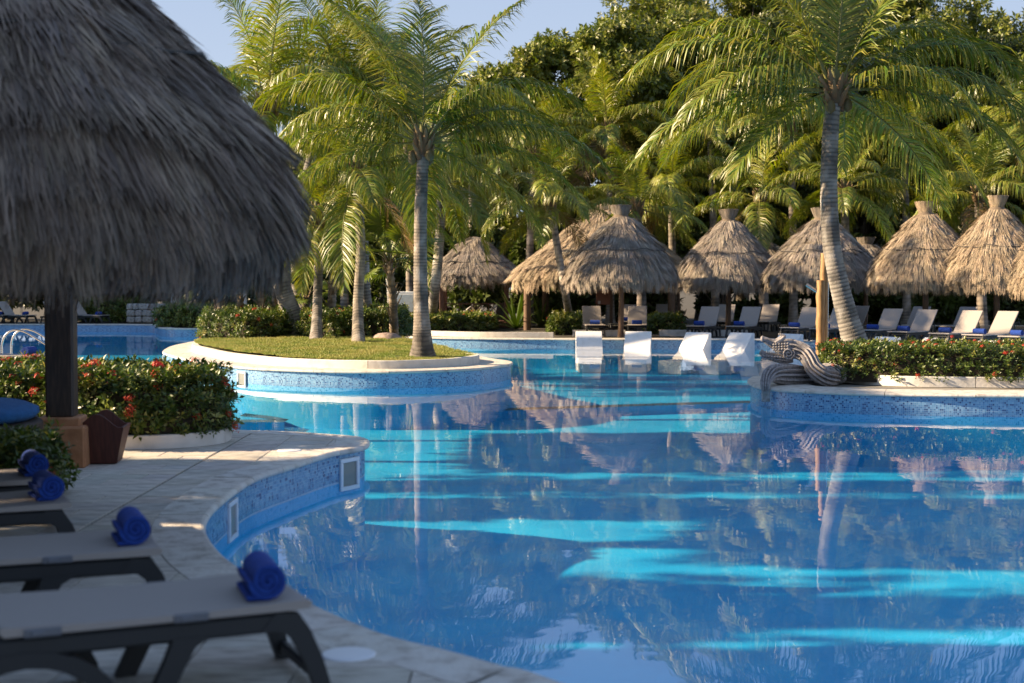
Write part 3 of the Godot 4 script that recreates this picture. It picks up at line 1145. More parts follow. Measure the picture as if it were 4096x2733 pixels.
func broad_tree(called: String, label: String, at: Vector3, height: float, spread: float, low: float, blobs: int, tufts: int, tsize: float, col: Color, seed_: int, group: String, depth := 0.0, box := false) -> void:
	rng.seed = seed_
	var t := thing(called, label, "tree", at, 0.0, group)
	var tb := MB.new()
	var mid := (low + height) * 0.5
	var bark := Color(0.16, 0.13, 0.10)
	var lean := Vector3(r(-0.4, 0.4), 0, r(-0.3, 0.3))
	var fork := Vector3(lean.x, low * 0.75 + 0.2, lean.z)
	tb.tube([Vector3(0, -0.2, 0), Vector3(lean.x * 0.3, low * 0.4, lean.z * 0.3), fork], [0.028 * height, 0.02 * height, 0.017 * height], 8, [bark, bark, bark])
	var pl := []
	var cl := []
	var dz := depth if depth > 0.0 else spread
	for k in blobs:
		var c := Vector3.ZERO
		if box:
			c = Vector3(r(-1, 1) * spread * 0.5, lerpf(low + 0.5, height - 0.6, (k + rng.randf()) / blobs), r(-1, 1) * dz * 0.5)
		else:
			var y := rng.randf()
			var w := sqrt(maxf(0.0, 1.0 - pow(absf(y * 2.0 - 0.85) / 1.2, 2.0)))
			var a := r(0, TAU)
			var q := sqrt(rng.randf()) * w
			c = Vector3(cos(a) * q * spread * 0.8, lerpf(low, height, y * 0.9), sin(a) * q * dz * 0.8)
		var br := r(0.75, 1.25) * (0.30 * spread if not box else 0.55 * minf(spread, dz))
		tb.tube([fork, fork.lerp(c, 0.55) + Vector3(0, -0.2, 0), c], [0.010 * height, 0.007 * height, 0.015], 5, [bark, bark, bark])
		var kcol := tint(col, 0.18)
		for j in tufts / blobs:
			var d := Vector3(r(-1, 1), r(-0.85, 1), r(-1, 1)).normalized()
			var rr := br * pow(rng.randf(), 0.45)
			var p := c + d * rr * Vector3(1, 0.8, minf(1.0, dz / spread * 1.2))
			if box:
				p = Vector3(r(-1, 1) * spread, r(low, height), r(-1, 1) * maxf(0.04, dz - 0.27))
			if p.y < low * 0.6:
				continue
			pl.append(Transform3D(aim((d + Vector3(0, 0.45, 0)).normalized(), r(0, TAU)).scaled(Vector3.ONE * tsize * r(0.7, 1.3)), p))
			cl.append(tint(kcol, 0.25))
	obj("trunk", tb, M.bark, t)
	many("crown", spray("tree", 9, 0.62, 0.3, 31), M.leaf, pl, cl, t)


# a clipped flowering hedge over an outline (x, z), with a core of twigs, leaves and flower heads
func hedge(called: String, label: String, poly: PackedVector2Array, y0: float, h: float, density: float, lsize: float, flowers: int, fsize: float, seed_: int, cols: Array, wob := 0.12, group := "") -> void:
	rng.seed = seed_
	var c := Vector2.ZERO
	for p in poly:
		c += p / poly.size()
	var t := thing(called, label, "hedge", Vector3(c.x, y0, c.y), 0.0, group)
	var lp := PackedVector2Array()
	for p in poly:
		lp.append(p - c)
	# rounded body: rings shrinking towards the top
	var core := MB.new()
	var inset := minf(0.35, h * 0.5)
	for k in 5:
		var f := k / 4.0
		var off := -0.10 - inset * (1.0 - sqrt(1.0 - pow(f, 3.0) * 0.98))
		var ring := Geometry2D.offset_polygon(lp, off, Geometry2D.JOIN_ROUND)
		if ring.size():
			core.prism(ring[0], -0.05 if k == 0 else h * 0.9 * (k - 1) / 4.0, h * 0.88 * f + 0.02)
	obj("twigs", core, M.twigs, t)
	var pl := []
	var cl := []
	var box := Rect2(lp[0], Vector2.ZERO)
	var per := 0.0
	for i in lp.size():
		box = box.expand(lp[i])
		per += lp[i].distance_to(lp[(i + 1) % lp.size()])
	var spots := []
	# sides
	for i in lp.size():
		var a := lp[i]
		var b := lp[(i + 1) % lp.size()]
		var tn := (b - a).normalized()
		var o := Vector2(tn.y, -tn.x)
		if Geometry2D.is_point_in_polygon((a + b) * 0.5 + o * 0.05, lp):
			o = -o
		var m := int(a.distance_to(b) * h * density * 1.25)
		for k in m:
			var f := rng.randf()
			var y := pow(rng.randf(), 0.9) * h
			var p := a.lerp(b, f)
			var q := inset * (1.0 - sqrt(1.0 - pow(y / h, 3.0) * 0.98))
			var bump := wob * nz.get_noise_3d(p.x * 2.0 + seed_, y * 2.5, p.y * 2.0)
			var pos := p - o * (q - bump + rng.randf() * 0.16 - 0.03)
			spots.append([Vector3(pos.x, y, pos.y), Vector3(o.x, 0.25 + y / h, o.y)])
	# top
	var m2 := int(box.get_area() * density)
	for k in m2:
		var p := Vector2(r(box.position.x, box.end.x), r(box.position.y, box.end.y))
		if not Geometry2D.is_point_in_polygon(p, lp):
			continue
		var y := h * (1.0 + wob * 1.1 * nz.get_noise_2d(p.x * 2.3 + seed_, p.y * 2.3)) - rng.randf() * 0.12
		spots.append([Vector3(p.x, y, p.y), Vector3(r(-0.4, 0.4), 1, r(-0.4, 0.4))])
	for s in spots:
		var d: Vector3 = (s[1].normalized() + Vector3(r(-0.5, 0.5), r(-0.2, 0.6), r(-0.5, 0.5))).normalized()
		pl.append(Transform3D(aim(d, r(0, TAU)).scaled(Vector3.ONE * lsize * r(0.7, 1.25)), s[0]))
		var q := rng.randf()
		cl.append(tint(cols[0] if q < 0.6 else (cols[1] if q < 0.88 else cols[2]), 0.22))
	# shoots standing above the clip line
	for k in int(per * 2.2):
		var p := Vector2(r(box.position.x, box.end.x), r(box.position.y, box.end.y))
		if Geometry2D.is_point_in_polygon(p, lp):
			pl.append(Transform3D(aim(Vector3(r(-0.3, 0.3), 1, r(-0.3, 0.3)), r(0, TAU)).scaled(Vector3(0.8, 1.5, 0.8) * lsize), Vector3(p.x, h + r(0.0, 0.05), p.y)))
			cl.append(tint(cols[2], 0.15))
	many("leaves", spray("hedge", 7, 0.55, 0.27, 12, 0.8), M.leaf, pl, cl, t)
	for k in flowers:
		if spots.is_empty():
			break
		var s = spots[rng.randi() % spots.size()]
		var d: Vector3 = (s[1].normalized() + Vector3(r(-0.2, 0.2), 0.15, r(-0.1, 0.5))).normalized()
		obj("flower_head", leafy["flower"], M.petal, t, Transform3D(aim(d, r(0, TAU)).scaled(Vector3.ONE * fsize * r(0.7, 1.2)), s[0] + d * lsize * 0.62))


func flower_head() -> void:
	# a dome of many four-petalled florets
	var g := RandomNumberGenerator.new()
	g.seed = 3
	var b := MB.new()
	for k in 13:
		var y := 1.0 - 0.75 * k / 12.0
		var q := sqrt(1.0 - y * y)
		var a := k * 2.4
		var d := Vector3(cos(a) * q, y, sin(a) * q)
		var bs := aim(d, g.randf() * TAU)
		var c := Color(0.50, 0.022, 0.015).lerp(Color(0.62, 0.07, 0.025), g.randf())
		for j in 4:
			var e := bs * Vector3(cos(j * PI / 2), 0.2, sin(j * PI / 2))
			var s := bs * Vector3(-sin(j * PI / 2), 0, cos(j * PI / 2))
			var o := d * Vector3(0.62, 0.3, 0.5) * g.randf_range(0.75, 1.25)
			b.face(o, o + e * 0.12 + s * 0.06, o + e * 0.24, o + e * 0.12 - s * 0.06, d, c)
	leafy["flower"] = b.mesh()


# a rosette of upright blades (agave-like or fern-like ground plants)
func rosette(called: String, label: String, at: Vector3, count: int, l: float, w: float, col: Color, seed_: int, group := "") -> void:
	rng.seed = seed_
	var t := thing(called, label, "plant", at, 0.0, group)
	var b := MB.new()
	for k in count:
		var a := k * 2.4 + r(-0.3, 0.3)
		var e := lerpf(1.4, 0.25, float(k) / count)
		var o := Vector3(cos(a), 0, sin(a))
		var s := Vector3(-sin(a), 0, cos(a))
		var d := (o * cos(e) + Vector3.UP * sin(e)).normalized()
		var c := tint(col, 0.25)
		var pp := Vector3(0, 0.0, 0) + o * 0.03
		var prev := []
		var prof := [0.6, 1.0, 0.7, 0.03]
		var ll := l * r(0.8, 1.15)
		for j in 4:
			var nn := s.cross(d).normalized()
			if nn.y < 0:
				nn = -nn
			var now := [b.vert(pp - s * w * prof[j], nn, c), b.vert(pp + s * w * prof[j], nn, c)]
			if j > 0:
				b.quad(prev[0], prev[1], now[1], now[0])
			prev = now
			pp += d * ll / 3.0
			d = (d + Vector3.DOWN * 0.16 * (j + 1)).normalized()
	obj("blades", b, M.leaf, t)


# ---------------------------------------------------------------- thatch
func plate(b: MB, poly: PackedVector2Array, z0: float, z1: float, col := Color.WHITE) -> void:
	var tr := Geometry2D.triangulate_polygon(poly)
	for e in [[z0, Vector3.FORWARD], [z1, Vector3.BACK]]:
		var k := []
		for p in poly:
			k.append(b.vert(Vector3(p.x, p.y, e[0]), e[1], col, p))
		for i in range(0, tr.size(), 3):
			b.tri(k[tr[i]], k[tr[i + 1]], k[tr[i + 2]])
	var area := 0.0
	for i in poly.size():
		area += poly[i].cross(poly[(i + 1) % poly.size()])
	for i in poly.size():
		var p := poly[i]
		var q := poly[(i + 1) % poly.size()]
		var o := Vector3(q.y - p.y, p.x - q.x, 0) * signf(area)
		b.face(Vector3(p.x, p.y, z0), Vector3(q.x, q.y, z0), Vector3(q.x, q.y, z1), Vector3(p.x, p.y, z1), o, col)


func straw_tuft() -> void:
	var g := RandomNumberGenerator.new()
	g.seed = 5
	for v in 2:
		var b := MB.new()
		for k in 16:
			var x := g.randf_range(-0.2, 0.2)
			var z := g.randf_range(-0.02, 0.035)
			var l := g.randf_range(0.65, 1.1)
			var dx := g.randf_range(-0.08, 0.08)
			var w := g.randf_range(0.006, 0.012)
			var kk := g.randf_range(0.6, 1.4)
			var c := Color(kk, kk * g.randf_range(0.94, 1.02), kk * g.randf_range(0.85, 1.05))
			var out := Vector3(g.randf_range(-0.5, 0.5), 0.15, 1).normalized()
			var p0 := Vector3(x, 0.0, z)
			var p1 := Vector3(x + dx * 0.4, -l * 0.55, z + 0.03)
			var p2 := Vector3(x + dx, -l, z + g.randf_range(-0.02, 0.06))
			var s := Vector3(w, 0, g.randf_range(-0.4, 0.4) * w)
			b.quad(b.vert(p0 - s, out, c), b.vert(p0 + s, out, c), b.vert(p1 + s, out, c), b.vert(p1 - s, out, c))
			b.quad(b.vert(p1 - s, out, c), b.vert(p1 + s, out, c), b.vert(p2 + s * 0.4, out, c), b.vert(p2 - s * 0.4, out, c))
		leafy["straw%d" % v] = b.mesh()


func sq_k(a: float, p: float) -> float:
	return 1.0 if p <= 2.0 else pow(pow(absf(cos(a)), p) + pow(absf(sin(a)), p), -1.0 / p)


# prof: Vector2(radius, height) from the top down to the eave; p > 2 squares the plan off
func thatch(parent: Node3D, prof: Array, count: int, l: float, cols: Array, p := 2.0, turn := 0.0, fringe := 0.28, called := "thatch_roof") -> void:
	var b := MB.new()
	var sides := 48
	var m := prof.size()
	for pass_ in 2:
		# outer skin, then the underside a hand's breadth inside it
		var first := b.v.size()
		var k0 := 1.0 if pass_ == 0 else 0.93
		for i in m:
			var d: Vector2 = prof[mini(i + 1, m - 1)] - prof[maxi(i - 1, 0)]
			var nn := Vector2(-d.y, d.x).normalized() * (1.0 if pass_ == 0 else -1.0)
			if d.y < 0.0 and pass_ == 0 and nn.x < 0:
				nn = -nn
			for k in sides + 1:
				var a := TAU * k / sides
				var rr: float = prof[i].x * k0 * sq_k(a, p) - 0.03
				var q := a + turn
				b.vert(Vector3(cos(q) * rr, prof[i].y - 0.02 - (0.1 if pass_ else 0.0), sin(q) * rr), Vector3(cos(q) * nn.x, nn.y, sin(q) * nn.x))
		for i in m - 1:
			for k in sides:
				var a := first + i * (sides + 1) + k
				b.quad(a, a + 1, a + sides + 2, a + sides + 1)
	var roof := obj(called, b, M.thatch_base, parent)
	var w := [0.0]
	for i in m - 1:
		w.append(w[i] + prof[i].distance_to(prof[i + 1]) * (prof[i].x + prof[i + 1].x + 0.15))
	var total: float = w[m - 1]
	var pl := []
	var cl := []
	for j in count:
		var hang: bool = j < count * fringe
		var f := rng.randf() * total
		var i := 0
		while i < m - 2 and w[i + 1] < f:
			i += 1
		var t: float = clampf((f - w[i]) / maxf(0.0001, w[i + 1] - w[i]), 0, 1)
		if not hang:
			# laid in overlapping courses
			var span: float = prof[i].distance_to(prof[i + 1])
			var cs := maxf(1.0, round(span / (l * 0.5)))
			t = clampf((floor(t * cs) + 0.5 + r(-0.22, 0.22)) / cs, 0, 1)
		var a := r(0, TAU)
		var under := 1.0
		if hang:
			i = m - 2
			t = r(0.1, 1.0)
			under = r(0.86, 1.0)
		var q: Vector2 = prof[i].lerp(prof[i + 1], t)
		var d: Vector2 = (prof[i + 1] - prof[i]).normalized()
		var k := sq_k(a, p)
		var o := Vector3(cos(a + turn), 0, sin(a + turn))
		var down := (o * d.x + Vector3.UP * d.y).normalized()
		if hang:
			down = (down * 0.15 - o * 0.12 + Vector3.DOWN).normalized()
		# each bundle lies a little off the slope
		down = (down + o * r(0.0, 0.16) + Vector3(r(-0.17, 0.17), 0, r(-0.17, 0.17))).normalized()
		var x := o.cross(down).normalized()
		var z := x.cross(-down).normalized()
		if z.dot(o + Vector3.UP * 0.3) < 0:
			z = -z
			x = -x
		var sc := l * r(0.7, 1.25)
		var wide := l * r(0.9, 1.5)
		if hang:
			sc *= 0.56
		elif i < m - 4 and rng.randf() < 0.1:
			sc *= 1.35
			wide *= 1.7
		pl.append(Transform3D(Basis(x * wide, -down * sc, z * wide), o * q.x * k * under + Vector3(0, q.y - 0.01 + (0.05 if hang else 0.0), 0)))
		var patch := 1.0 + 0.35 * nz.get_noise_3d(o.x * q.x * 1.4 + parent.position.x, q.y * 1.4, o.z * q.x * 1.4)
		cl.append(tint(cols[rng.randi() % cols.size()] * patch, 0.14))
	many("straw", leafy["straw0"], M.straw, pl, cl, roof)


func rope_ring(parent: Node3D, rad: float, y: float, th: float, p := 2.0, turn := 0.0) -> void:
	var pts := []
	var rs := []
	for k in 49:
		var a := TAU * k / 48.0
		var q := rad * sq_k(a, p) * 1.02
		pts.append(Vector3(cos(a + turn) * q, y + 0.03 * sin(a * 7.0) + 0.02 * sin(a * 13.0), sin(a + turn) * q))
		rs.append(th)
	var b := MB.new()
	b.tube(pts, rs, 5, [], false)
	obj("rope_band", b, M.rope, parent)


const GREY_STRAW := [Color(0.30, 0.255, 0.205), Color(0.27, 0.23, 0.185), Color(0.33, 0.28, 0.215), Color(0.25, 0.21, 0.175)]
const GOLD_STRAW := [Color(0.40, 0.31, 0.21), Color(0.36, 0.28, 0.185), Color(0.43, 0.34, 0.235), Color(0.32, 0.245, 0.165)]


func palapa(label: String, at: Vector3, rad: float, top: float, eave: float, cols: Array, seed_: int, count := 1900) -> void:
	rng.seed = seed_
	var t := thing("thatched_umbrella", label, "umbrella", at, 0.0, "thatched umbrellas along the far deck")
	var h := top - eave
	var pole := MB.new()
	pole.tube([Vector3(0, -0.02, 0), Vector3(0.02, 1.0, 0.01), Vector3(0, eave + h * 0.7, 0)], [0.105, 0.095, 0.085], 9)
	obj("pole", pole, M.post_wood, t)
	var prof := [Vector2(0.14, 0.86), Vector2(0.33, 0.72), Vector2(0.58, 0.53), Vector2(0.79, 0.36), Vector2(0.94, 0.19), Vector2(1.0, 0.08), Vector2(0.99, 0.0)].map(func(q): return Vector2(q.x * rad, eave + 0.12 + q.y * (h - 0.12)))
	thatch(t, prof, count, 0.42, cols)
	var cap := [Vector2(0.19, 1.0), Vector2(0.2, 0.995), Vector2(0.13, 0.90), Vector2(0.125, 0.87), Vector2(0.20, 0.81)].map(func(q): return Vector2(q.x * rad, eave + 0.12 + q.y * (h - 0.12)))
	var cb := MB.new()
	cb.lathe([Vector2(0.0, cap[0].y - 0.06), Vector2(cap[0].x * 0.8, cap[0].y - 0.05)] + cap, 20)
	var cn := obj("thatch_cap", cb, M.thatch_base, t)
	var pl := []
	var cl := []
	for k in 200:
		var a := r(0, TAU)
		var f := rng.randf()
		var o := Vector3(cos(a), 0, sin(a))
		var q: Vector2 = cap[1].lerp(cap[2], f) if f < 0.9 else cap[3]
		var down := (o * -0.42 + Vector3.DOWN).normalized()
		var x := o.cross(down).normalized()
		pl.append(Transform3D(Basis(x * 0.22, -down * r(0.25, 0.4), x.cross(-down) * 0.22), o * (q.x + 0.015) + Vector3(0, q.y + 0.03, 0)))
		cl.append(tint(cols[rng.randi() % cols.size()], 0.2))
	many("straw", leafy["straw1"], M.straw, pl, cl, cn)
	rope_ring(t, rad * 0.79, eave + 0.12 + 0.40 * (h - 0.12), 0.013)


# ---------------------------------------------------------------- furniture
var lounger0 := [null, null]
var towel0: MeshInstance3D


func make_lounger(label: String, recline := 52.0) -> Node3D:
	var t := thing("sun_lounger", label, "sun lounger")
	for s in [-1.0, 1.0]:
		var z: float = s * 0.30
		var rb := MB.new()
		rb.rbox(Vector3(0.66, 0.315, z), Vector3(1.26, 0.085, 0.045), 0.014)
		rb.bar(Vector3(1.27, 0.315, z), Vector3(1.86, 0.285, z), 0.045, 0.08, 0.012)
		obj("side_rail", rb, M.resin, t)
		var lg := MB.new()
		plate(lg, PackedVector2Array([Vector2(0.10, 0.355), Vector2(0.0, 0.345), Vector2(-0.05, 0.27), Vector2(-0.10, 0.15), Vector2(-0.145, 0.0), Vector2(-0.075, 0.0), Vector2(-0.03, 0.13), Vector2(0.03, 0.24), Vector2(0.075, 0.275), Vector2(0.16, 0.285)]), z - 0.027, z + 0.027)
		obj("leg", lg, M.resin, t)
		var ml := MB.new()
		plate(ml, PackedVector2Array([Vector2(0.36, 0.29), Vector2(0.52, 0.29), Vector2(0.555, 0.2), Vector2(0.65, 0.0), Vector2(0.56, 0.0), Vector2(0.475, 0.17), Vector2(0.43, 0.25)]), z - 0.026, z + 0.026)
		obj("leg", ml, M.resin, t)
		var ar := PackedVector2Array()
		for k in 13:
			var a := PI * k / 12.0
			ar.append(Vector2(1.08 + 0.37 * cos(a), 0.30 * sin(a)))
		for k in 13:
			var a := PI * (12 - k) / 12.0
			ar.append(Vector2(1.08 + 0.29 * cos(a), 0.235 * sin(a)))
		var ab := MB.new()
		plate(ab, ar, z - 0.028, z + 0.028)
		obj("arched_leg", ab, M.resin, t)
		var hl := MB.new()
		hl.bar(Vector3(1.74, 0.29, z), Vector3(1.83, 0.0, z), 0.05, 0.055, 0.01)
		obj("leg", hl, M.resin, t)
		for x in [0.45, 1.02]:
			var br := MB.new()
			br.rbox(Vector3(x, 0.375, s * 0.338), Vector3(0.14, 0.035, 0.012), 0.004)
			br.rbox(Vector3(x + 0.02, 0.372, s * 0.345), Vector3(0.05, 0.025, 0.012), 0.004)
			obj("bracket", br, M.bracket_grey, t)
	for q in [Vector3(0.05, 0.31, 0), Vector3(0.66, 0.30, 0), Vector3(1.24, 0.31, 0), Vector3(-0.1, 0.06, 0)]:
		var cb := MB.new()
		cb.rbox(q, Vector3(0.045, 0.055, 0.56), 0.012)
		obj("cross_bar", cb, M.resin, t)
	# sling seat: a cloth panel with rolled edges and a slight sag
	var sp := PackedVector2Array()
	for k in 13:
		var x := lerpf(-0.03, 1.17, k / 12.0)
		sp.append(Vector2(x, 0.402 - 0.012 * sin(PI * k / 12.0)))
	sp.append(Vector2(1.18, 0.385))
	sp.append(Vector2(1.16, 0.365))
	sp.append(Vector2(0.0, 0.362))
	sp.append(Vector2(-0.04, 0.366))
	sp.append(Vector2(-0.055, 0.382))
	sp.append(Vector2(-0.045, 0.397))
	var sb := MB.new()
	plate(sb, sp, -0.335, 0.335)
	obj("seat_sling", sb, M.sling, t)
	var bb := MB.new()
	var a2 := deg_to_rad(recline)
	var bx := Basis(Vector3.BACK, a2)
	var hinge := Vector3(1.2, 0.40, 0)
	bb.rbox(hinge + bx * Vector3(0.39, 0.0, 0), Vector3(0.78, 0.026, 0.66), 0.012, bx)
	obj("backrest_sling", bb, M.sling, t)
	for s in [-1.0, 1.0]:
		var bf := MB.new()
		bf.bar(hinge + bx * Vector3(0.0, -0.035, s * 0.29), hinge + bx * Vector3(0.74, -0.035, s * 0.29), 0.04, 0.04, 0.01)
		obj("backrest_bar", bf, M.resin, t)
		var bc := MB.new()
		bc.bar(hinge + bx * Vector3(0.5, -0.05, s * 0.24), Vector3(1.72, 0.29, s * 0.24), 0.028, 0.028, 0.008)
		obj("backrest_brace", bc, M.resin, t)
	return t


func make_towel(label: String) -> MeshInstance3D:
	# a bath towel rolled up: a spiral band drawn out to the towel's width
	var out := PackedVector2Array()
	var inn := PackedVector2Array()
	var n := 84
	for k in n + 1:
		var a := TAU * 3.0 * k / n
		var rr := 0.012 + 0.073 * k / n
		out.append(Vector2(cos(a) * rr, sin(a) * rr))
		inn.append(Vector2(cos(a), sin(a)) * maxf(0.002, rr - 0.0205))
	var poly := out.duplicate()
	# the loose end runs out flat under the roll
	for k in n + 1:
		poly.append(inn[n - k])
	var b := MB.new()
	if Geometry2D.triangulate_polygon(poly).is_empty():
		b.tube([Vector3(0, 0, -0.17), Vector3(0, 0, 0.17)], [0.085, 0.085], 24)
	else:
		plate(b, poly, -0.17, 0.17)
	b.rbox(Vector3(0.035, -0.072, 0.0), Vector3(0.11, 0.024, 0.335), 0.01)
	var o := obj("rolled_towel", b, M.towel)
	tag(o, label, "towel", "rolled blue towels on loungers")
	return o


func place_lounger(label: String, at: Vector3, head: Vector2, towel_label := "", along := 0.2, group := "sun loungers round the pool", across := 0.0, flat := false) -> void:
	var t: Node3D
	var kind := 1 if flat else 0
	if lounger0[kind] == null:
		t = make_lounger(label, 9.0 if flat else 52.0)
		lounger0[kind] = t
	else:
		t = lounger0[kind].duplicate()
		t.name = numbered("sun_lounger")
		add_child(t)
	tag(t, label, "sun lounger", group)
	t.position = at
	t.rotation.y = atan2(-head.y, head.x)
	if towel_label == "":
		return
	var w: MeshInstance3D
	if towel0 == null:
		w = make_towel(towel_label)
		towel0 = w
	else:
		w = towel0.duplicate()
		w.name = numbered("rolled_towel")
		add_child(w)
	tag(w, towel_label, "towel", "rolled blue towels on loungers")
	w.transform = Transform3D(Basis(Vector3.UP, t.rotation.y + r(-0.12, 0.12)), at + Basis(Vector3.UP, t.rotation.y) * Vector3(along, 0.398 + 0.086, across + r(-0.02, 0.02)))


func side_table(label: String, at: Vector3) -> void:
	var t := thing("side_table", label, "table", at, 0.1, "small dark side tables")
	var b := MB.new()
	b.rbox(Vector3(0, 0.40, 0), Vector3(0.45, 0.035, 0.45), 0.01)
	obj("table_top", b, M.resin, t)
	for x in [-0.19, 0.19]:
		for z in [-0.19, 0.19]:
			var l := MB.new()
			l.bar(Vector3(x, 0.385, z), Vector3(x * 1.08, 0, z * 1.08), 0.04, 0.04, 0.008)
			obj("leg", l, M.resin, t)


# white plastered lounger block standing in the water
func pool_block(label: String, at: Vector3, yaw: float, h := 0.52) -> void:
	var t := thing("pool_lounger_block", label, "pool lounger", Vector3(at.x, FLOOR if at.z > -33 else -1.0, at.z), yaw, "white slanted loungers in the water")
	var base: float = -t.position.y + WATER
	var b := MB.new()
	plate(b, PackedVector2Array([Vector2(-0.62, 0.0), Vector2(-0.62, base - 0.25), Vector2(-0.30, base - 0.1), Vector2(0.26, base + h - 0.02), Vector2(0.30, base + h), Vector2(0.36, base + h), Vector2(0.38, base + h - 0.03), Vector2(0.38, 0.0)]), -0.42, 0.42)
	obj("backrest", b, M.white_paint, t)
	var s := MB.new()
	s.rbox(Vector3(-1.1, (base - 0.3) / 2, 0), Vector3(0.95, base - 0.3, 0.84), 0.03)
	obj("seat", s, M.white_paint, t)


# ---------------------------------------------------------------- the stone serpent
func serpent() -> void:
	var t := thing("serpent_statue", "carved grey stone feathered serpent resting on the coping tip", "statue", Vector3(5.086, -0.007, -25.300) * Vector3(1, 0, 1))
	var k := 1.0 / 129.0
	# px offsets measured from the foot of the statue become metres: (x right, y up, z towards the viewer)
	var W := func(x: float, y: float, z: float) -> Vector3: return Vector3((x - 1830.0) * k, (878.0 - y) * k, z)
	var stone := Color(1, 1, 1)
	var path := func(p: Array) -> Array: return smooth(p, 0.022)
	var sweep_ := func(b: MB, p: Array, radii: Array, nr: int, tw: float, ridge: float, flat := 1.0) -> void:
		var q: Array = path.call(p)
		var rr := []
		for i in q.size():
			var f := float(i) / (q.size() - 1) * (radii.size() - 1)
			var j := mini(int(f), radii.size() - 2)
			rr.append(lerpf(radii[j], radii[j + 1], f - j))
		b.tube(q, rr, 72, [], true, ridge, nr, tw, flat)
	# the loop that lies along the coping and drapes over its edge
	var o := t.position
	var lo := MB.new()
	sweep_.call(lo, [Vector3(4.256, -0.054, -23.820) - o, Vector3(4.252, 0.047, -23.840) - o, Vector3(4.318, 0.151, -24.050) - o, Vector3(4.468, 0.207, -24.350) - o, Vector3(4.722, 0.178, -24.700) - o, Vector3(5.071, 0.136, -25.000) - o, Vector3(5.452, 0.093, -25.200) - o], [0.07, 0.105, 0.15, 0.185, 0.195, 0.18, 0.15], 11, 3.2, 0.5)
	obj("body_loop", lo, M.serpent_stone, t)
	# neck rising from the right-hand coil to the head
	var nk := MB.new()
	sweep_.call(nk, [Vector3(5.670, 0.090, -25.000) - o, Vector3(5.552, 0.121, -24.750) - o, Vector3(5.368, 0.169, -24.600) - o, Vector3(5.241, 0.279, -24.650) - o, Vector3(5.185, 0.425, -24.750) - o, Vector3(5.114, 0.535, -24.850) - o, Vector3(4.971, 0.601, -24.900) - o, Vector3(4.828, 0.622, -24.950) - o], [0.12, 0.155, 0.185, 0.165, 0.15, 0.155, 0.165, 0.15], 12, 2.2, 0.48)
	obj("neck", nk, M.serpent_stone, t)
	var hump := MB.new()
	sweep_.call(hump, [W.call(1920, 872, 0.30), W.call(1917, 858, 0.2), W.call(1895, 852, 0.08), W.call(1870, 862, 0.0)], [0.10, 0.15, 0.15, 0.1], 11, 2.5, 0.48)
	obj("tail_coil", hump, M.serpent_stone, t)
	# belly plates under the throat keep traces of blue paint
	var bp := MB.new()
	for i in 6:
		var f := i / 5.0
		var c: Vector3 = W.call(lerpf(1838, 1868, f), lerpf(828, 866, f), 0.60 + 0.14 * f + 0.03 * sin(f * PI))
		bp.rbox(c, Vector3(0.12, 0.06, 0.09), 0.025, Basis(Vector3.BACK, -0.95 + f * 0.5))
	obj("belly_plates", bp, M.belly_blue, t)
	# head: skull, upper jaw with a curled snout, lower jaw, brow horns, spiral ear
	var hd := MB.new()
	sweep_.call(hd, [W.call(1822, 802, 0.35), W.call(1808, 800, 0.35), W.call(1790, 798, 0.35), W.call(1770, 790, 0.35), W.call(1754, 783, 0.35), W.call(1743, 776, 0.35), W.call(1738, 772, 0.35)], [0.15, 0.185, 0.18, 0.125, 0.085, 0.06, 0.03], 14, 0.6, 0.2, 0.85)
	obj("head", hd, M.serpent_stone, t)
	var jw := MB.new()
	sweep_.call(jw, [W.call(1808, 818, 0.35), W.call(1788, 821, 0.35), W.call(1766, 818, 0.35), W.call(1746, 812, 0.35), W.call(1736, 806, 0.35)], [0.10, 0.10, 0.085, 0.07, 0.045], 12, 0.4, 0.16, 0.75)
	obj("lower_jaw", jw, M.serpent_stone, t)
	for z in [0.25, 0.45]:
		var hn := MB.new()
		sweep_.call(hn, [W.call(1768, 786, z), W.call(1782, 778, z), W.call(1788, 770, z), W.call(1779, 766, z)], [0.035, 0.045, 0.035, 0.012], 6, 0.0, 0.08)
		obj("brow_horn", hn, M.serpent_stone, t)
	var ns := MB.new()
	sweep_.call(ns, [W.call(1744, 782, 0.41), W.call(1738, 778, 0.42), W.call(1740, 772, 0.41)], [0.03, 0.035, 0.02], 6, 0.0, 0.05)
	obj("nostril", ns, M.serpent_stone, t)
	for z in [0.535, 0.165]:
		var ear := MB.new()
		var sp := []
		var sr := []
		for i in 46:
			var a := TAU * 2.1 * i / 45.0
			var q := 0.012 + 0.095 * i / 45.0
			sp.append(W.call(1795, 809, z) + Vector3(cos(a) * q, sin(a) * q, 0.0))
			sr.append(0.016)
		ear.tube(sp, sr, 6)
		obj("ear_spiral", ear, M.serpent_stone, t)
	for i in 7:
		var th := MB.new()
		var q: Vector3 = W.call(1749 + i * 4.6, 807.5 + i * 0.5, 0.42)
		th.tube([q, q + Vector3(0, 0.045, 0.0)], [0.014, 0.004], 5)
		obj("tooth", th, M.plaster, t)
	# scutes along the jaw and cheek
	var sc := MB.new()
	for i in 9:
		for j in 2:
			sc.rbox(W.call(1742 + i * 6.2, 815.0 + j * 6.0 + i * 0.4, 0.425 + 0.01 * i - 0.02 * j), Vector3(0.04, 0.036, 0.03), 0.01)
	for i in 6:
		for j in 3:
			sc.rbox(W.call(1764 + i * 6.0, 786.5 + j * 5.8 + (5 - i) * 0.6, 0.45 + 0.014 * i), Vector3(0.038, 0.034, 0.035), 0.01)
	obj("scales", sc, M.serpent_stone, t)
	# worn stone spout under the draped loop
	var spt := MB.new()
	spt.rbox(Vector3(4.264, -0.130, -23.860) - o, Vector3(0.14, 0.22, 0.06), 0.02)
	obj("water_spout", spt, M.rubble, t)


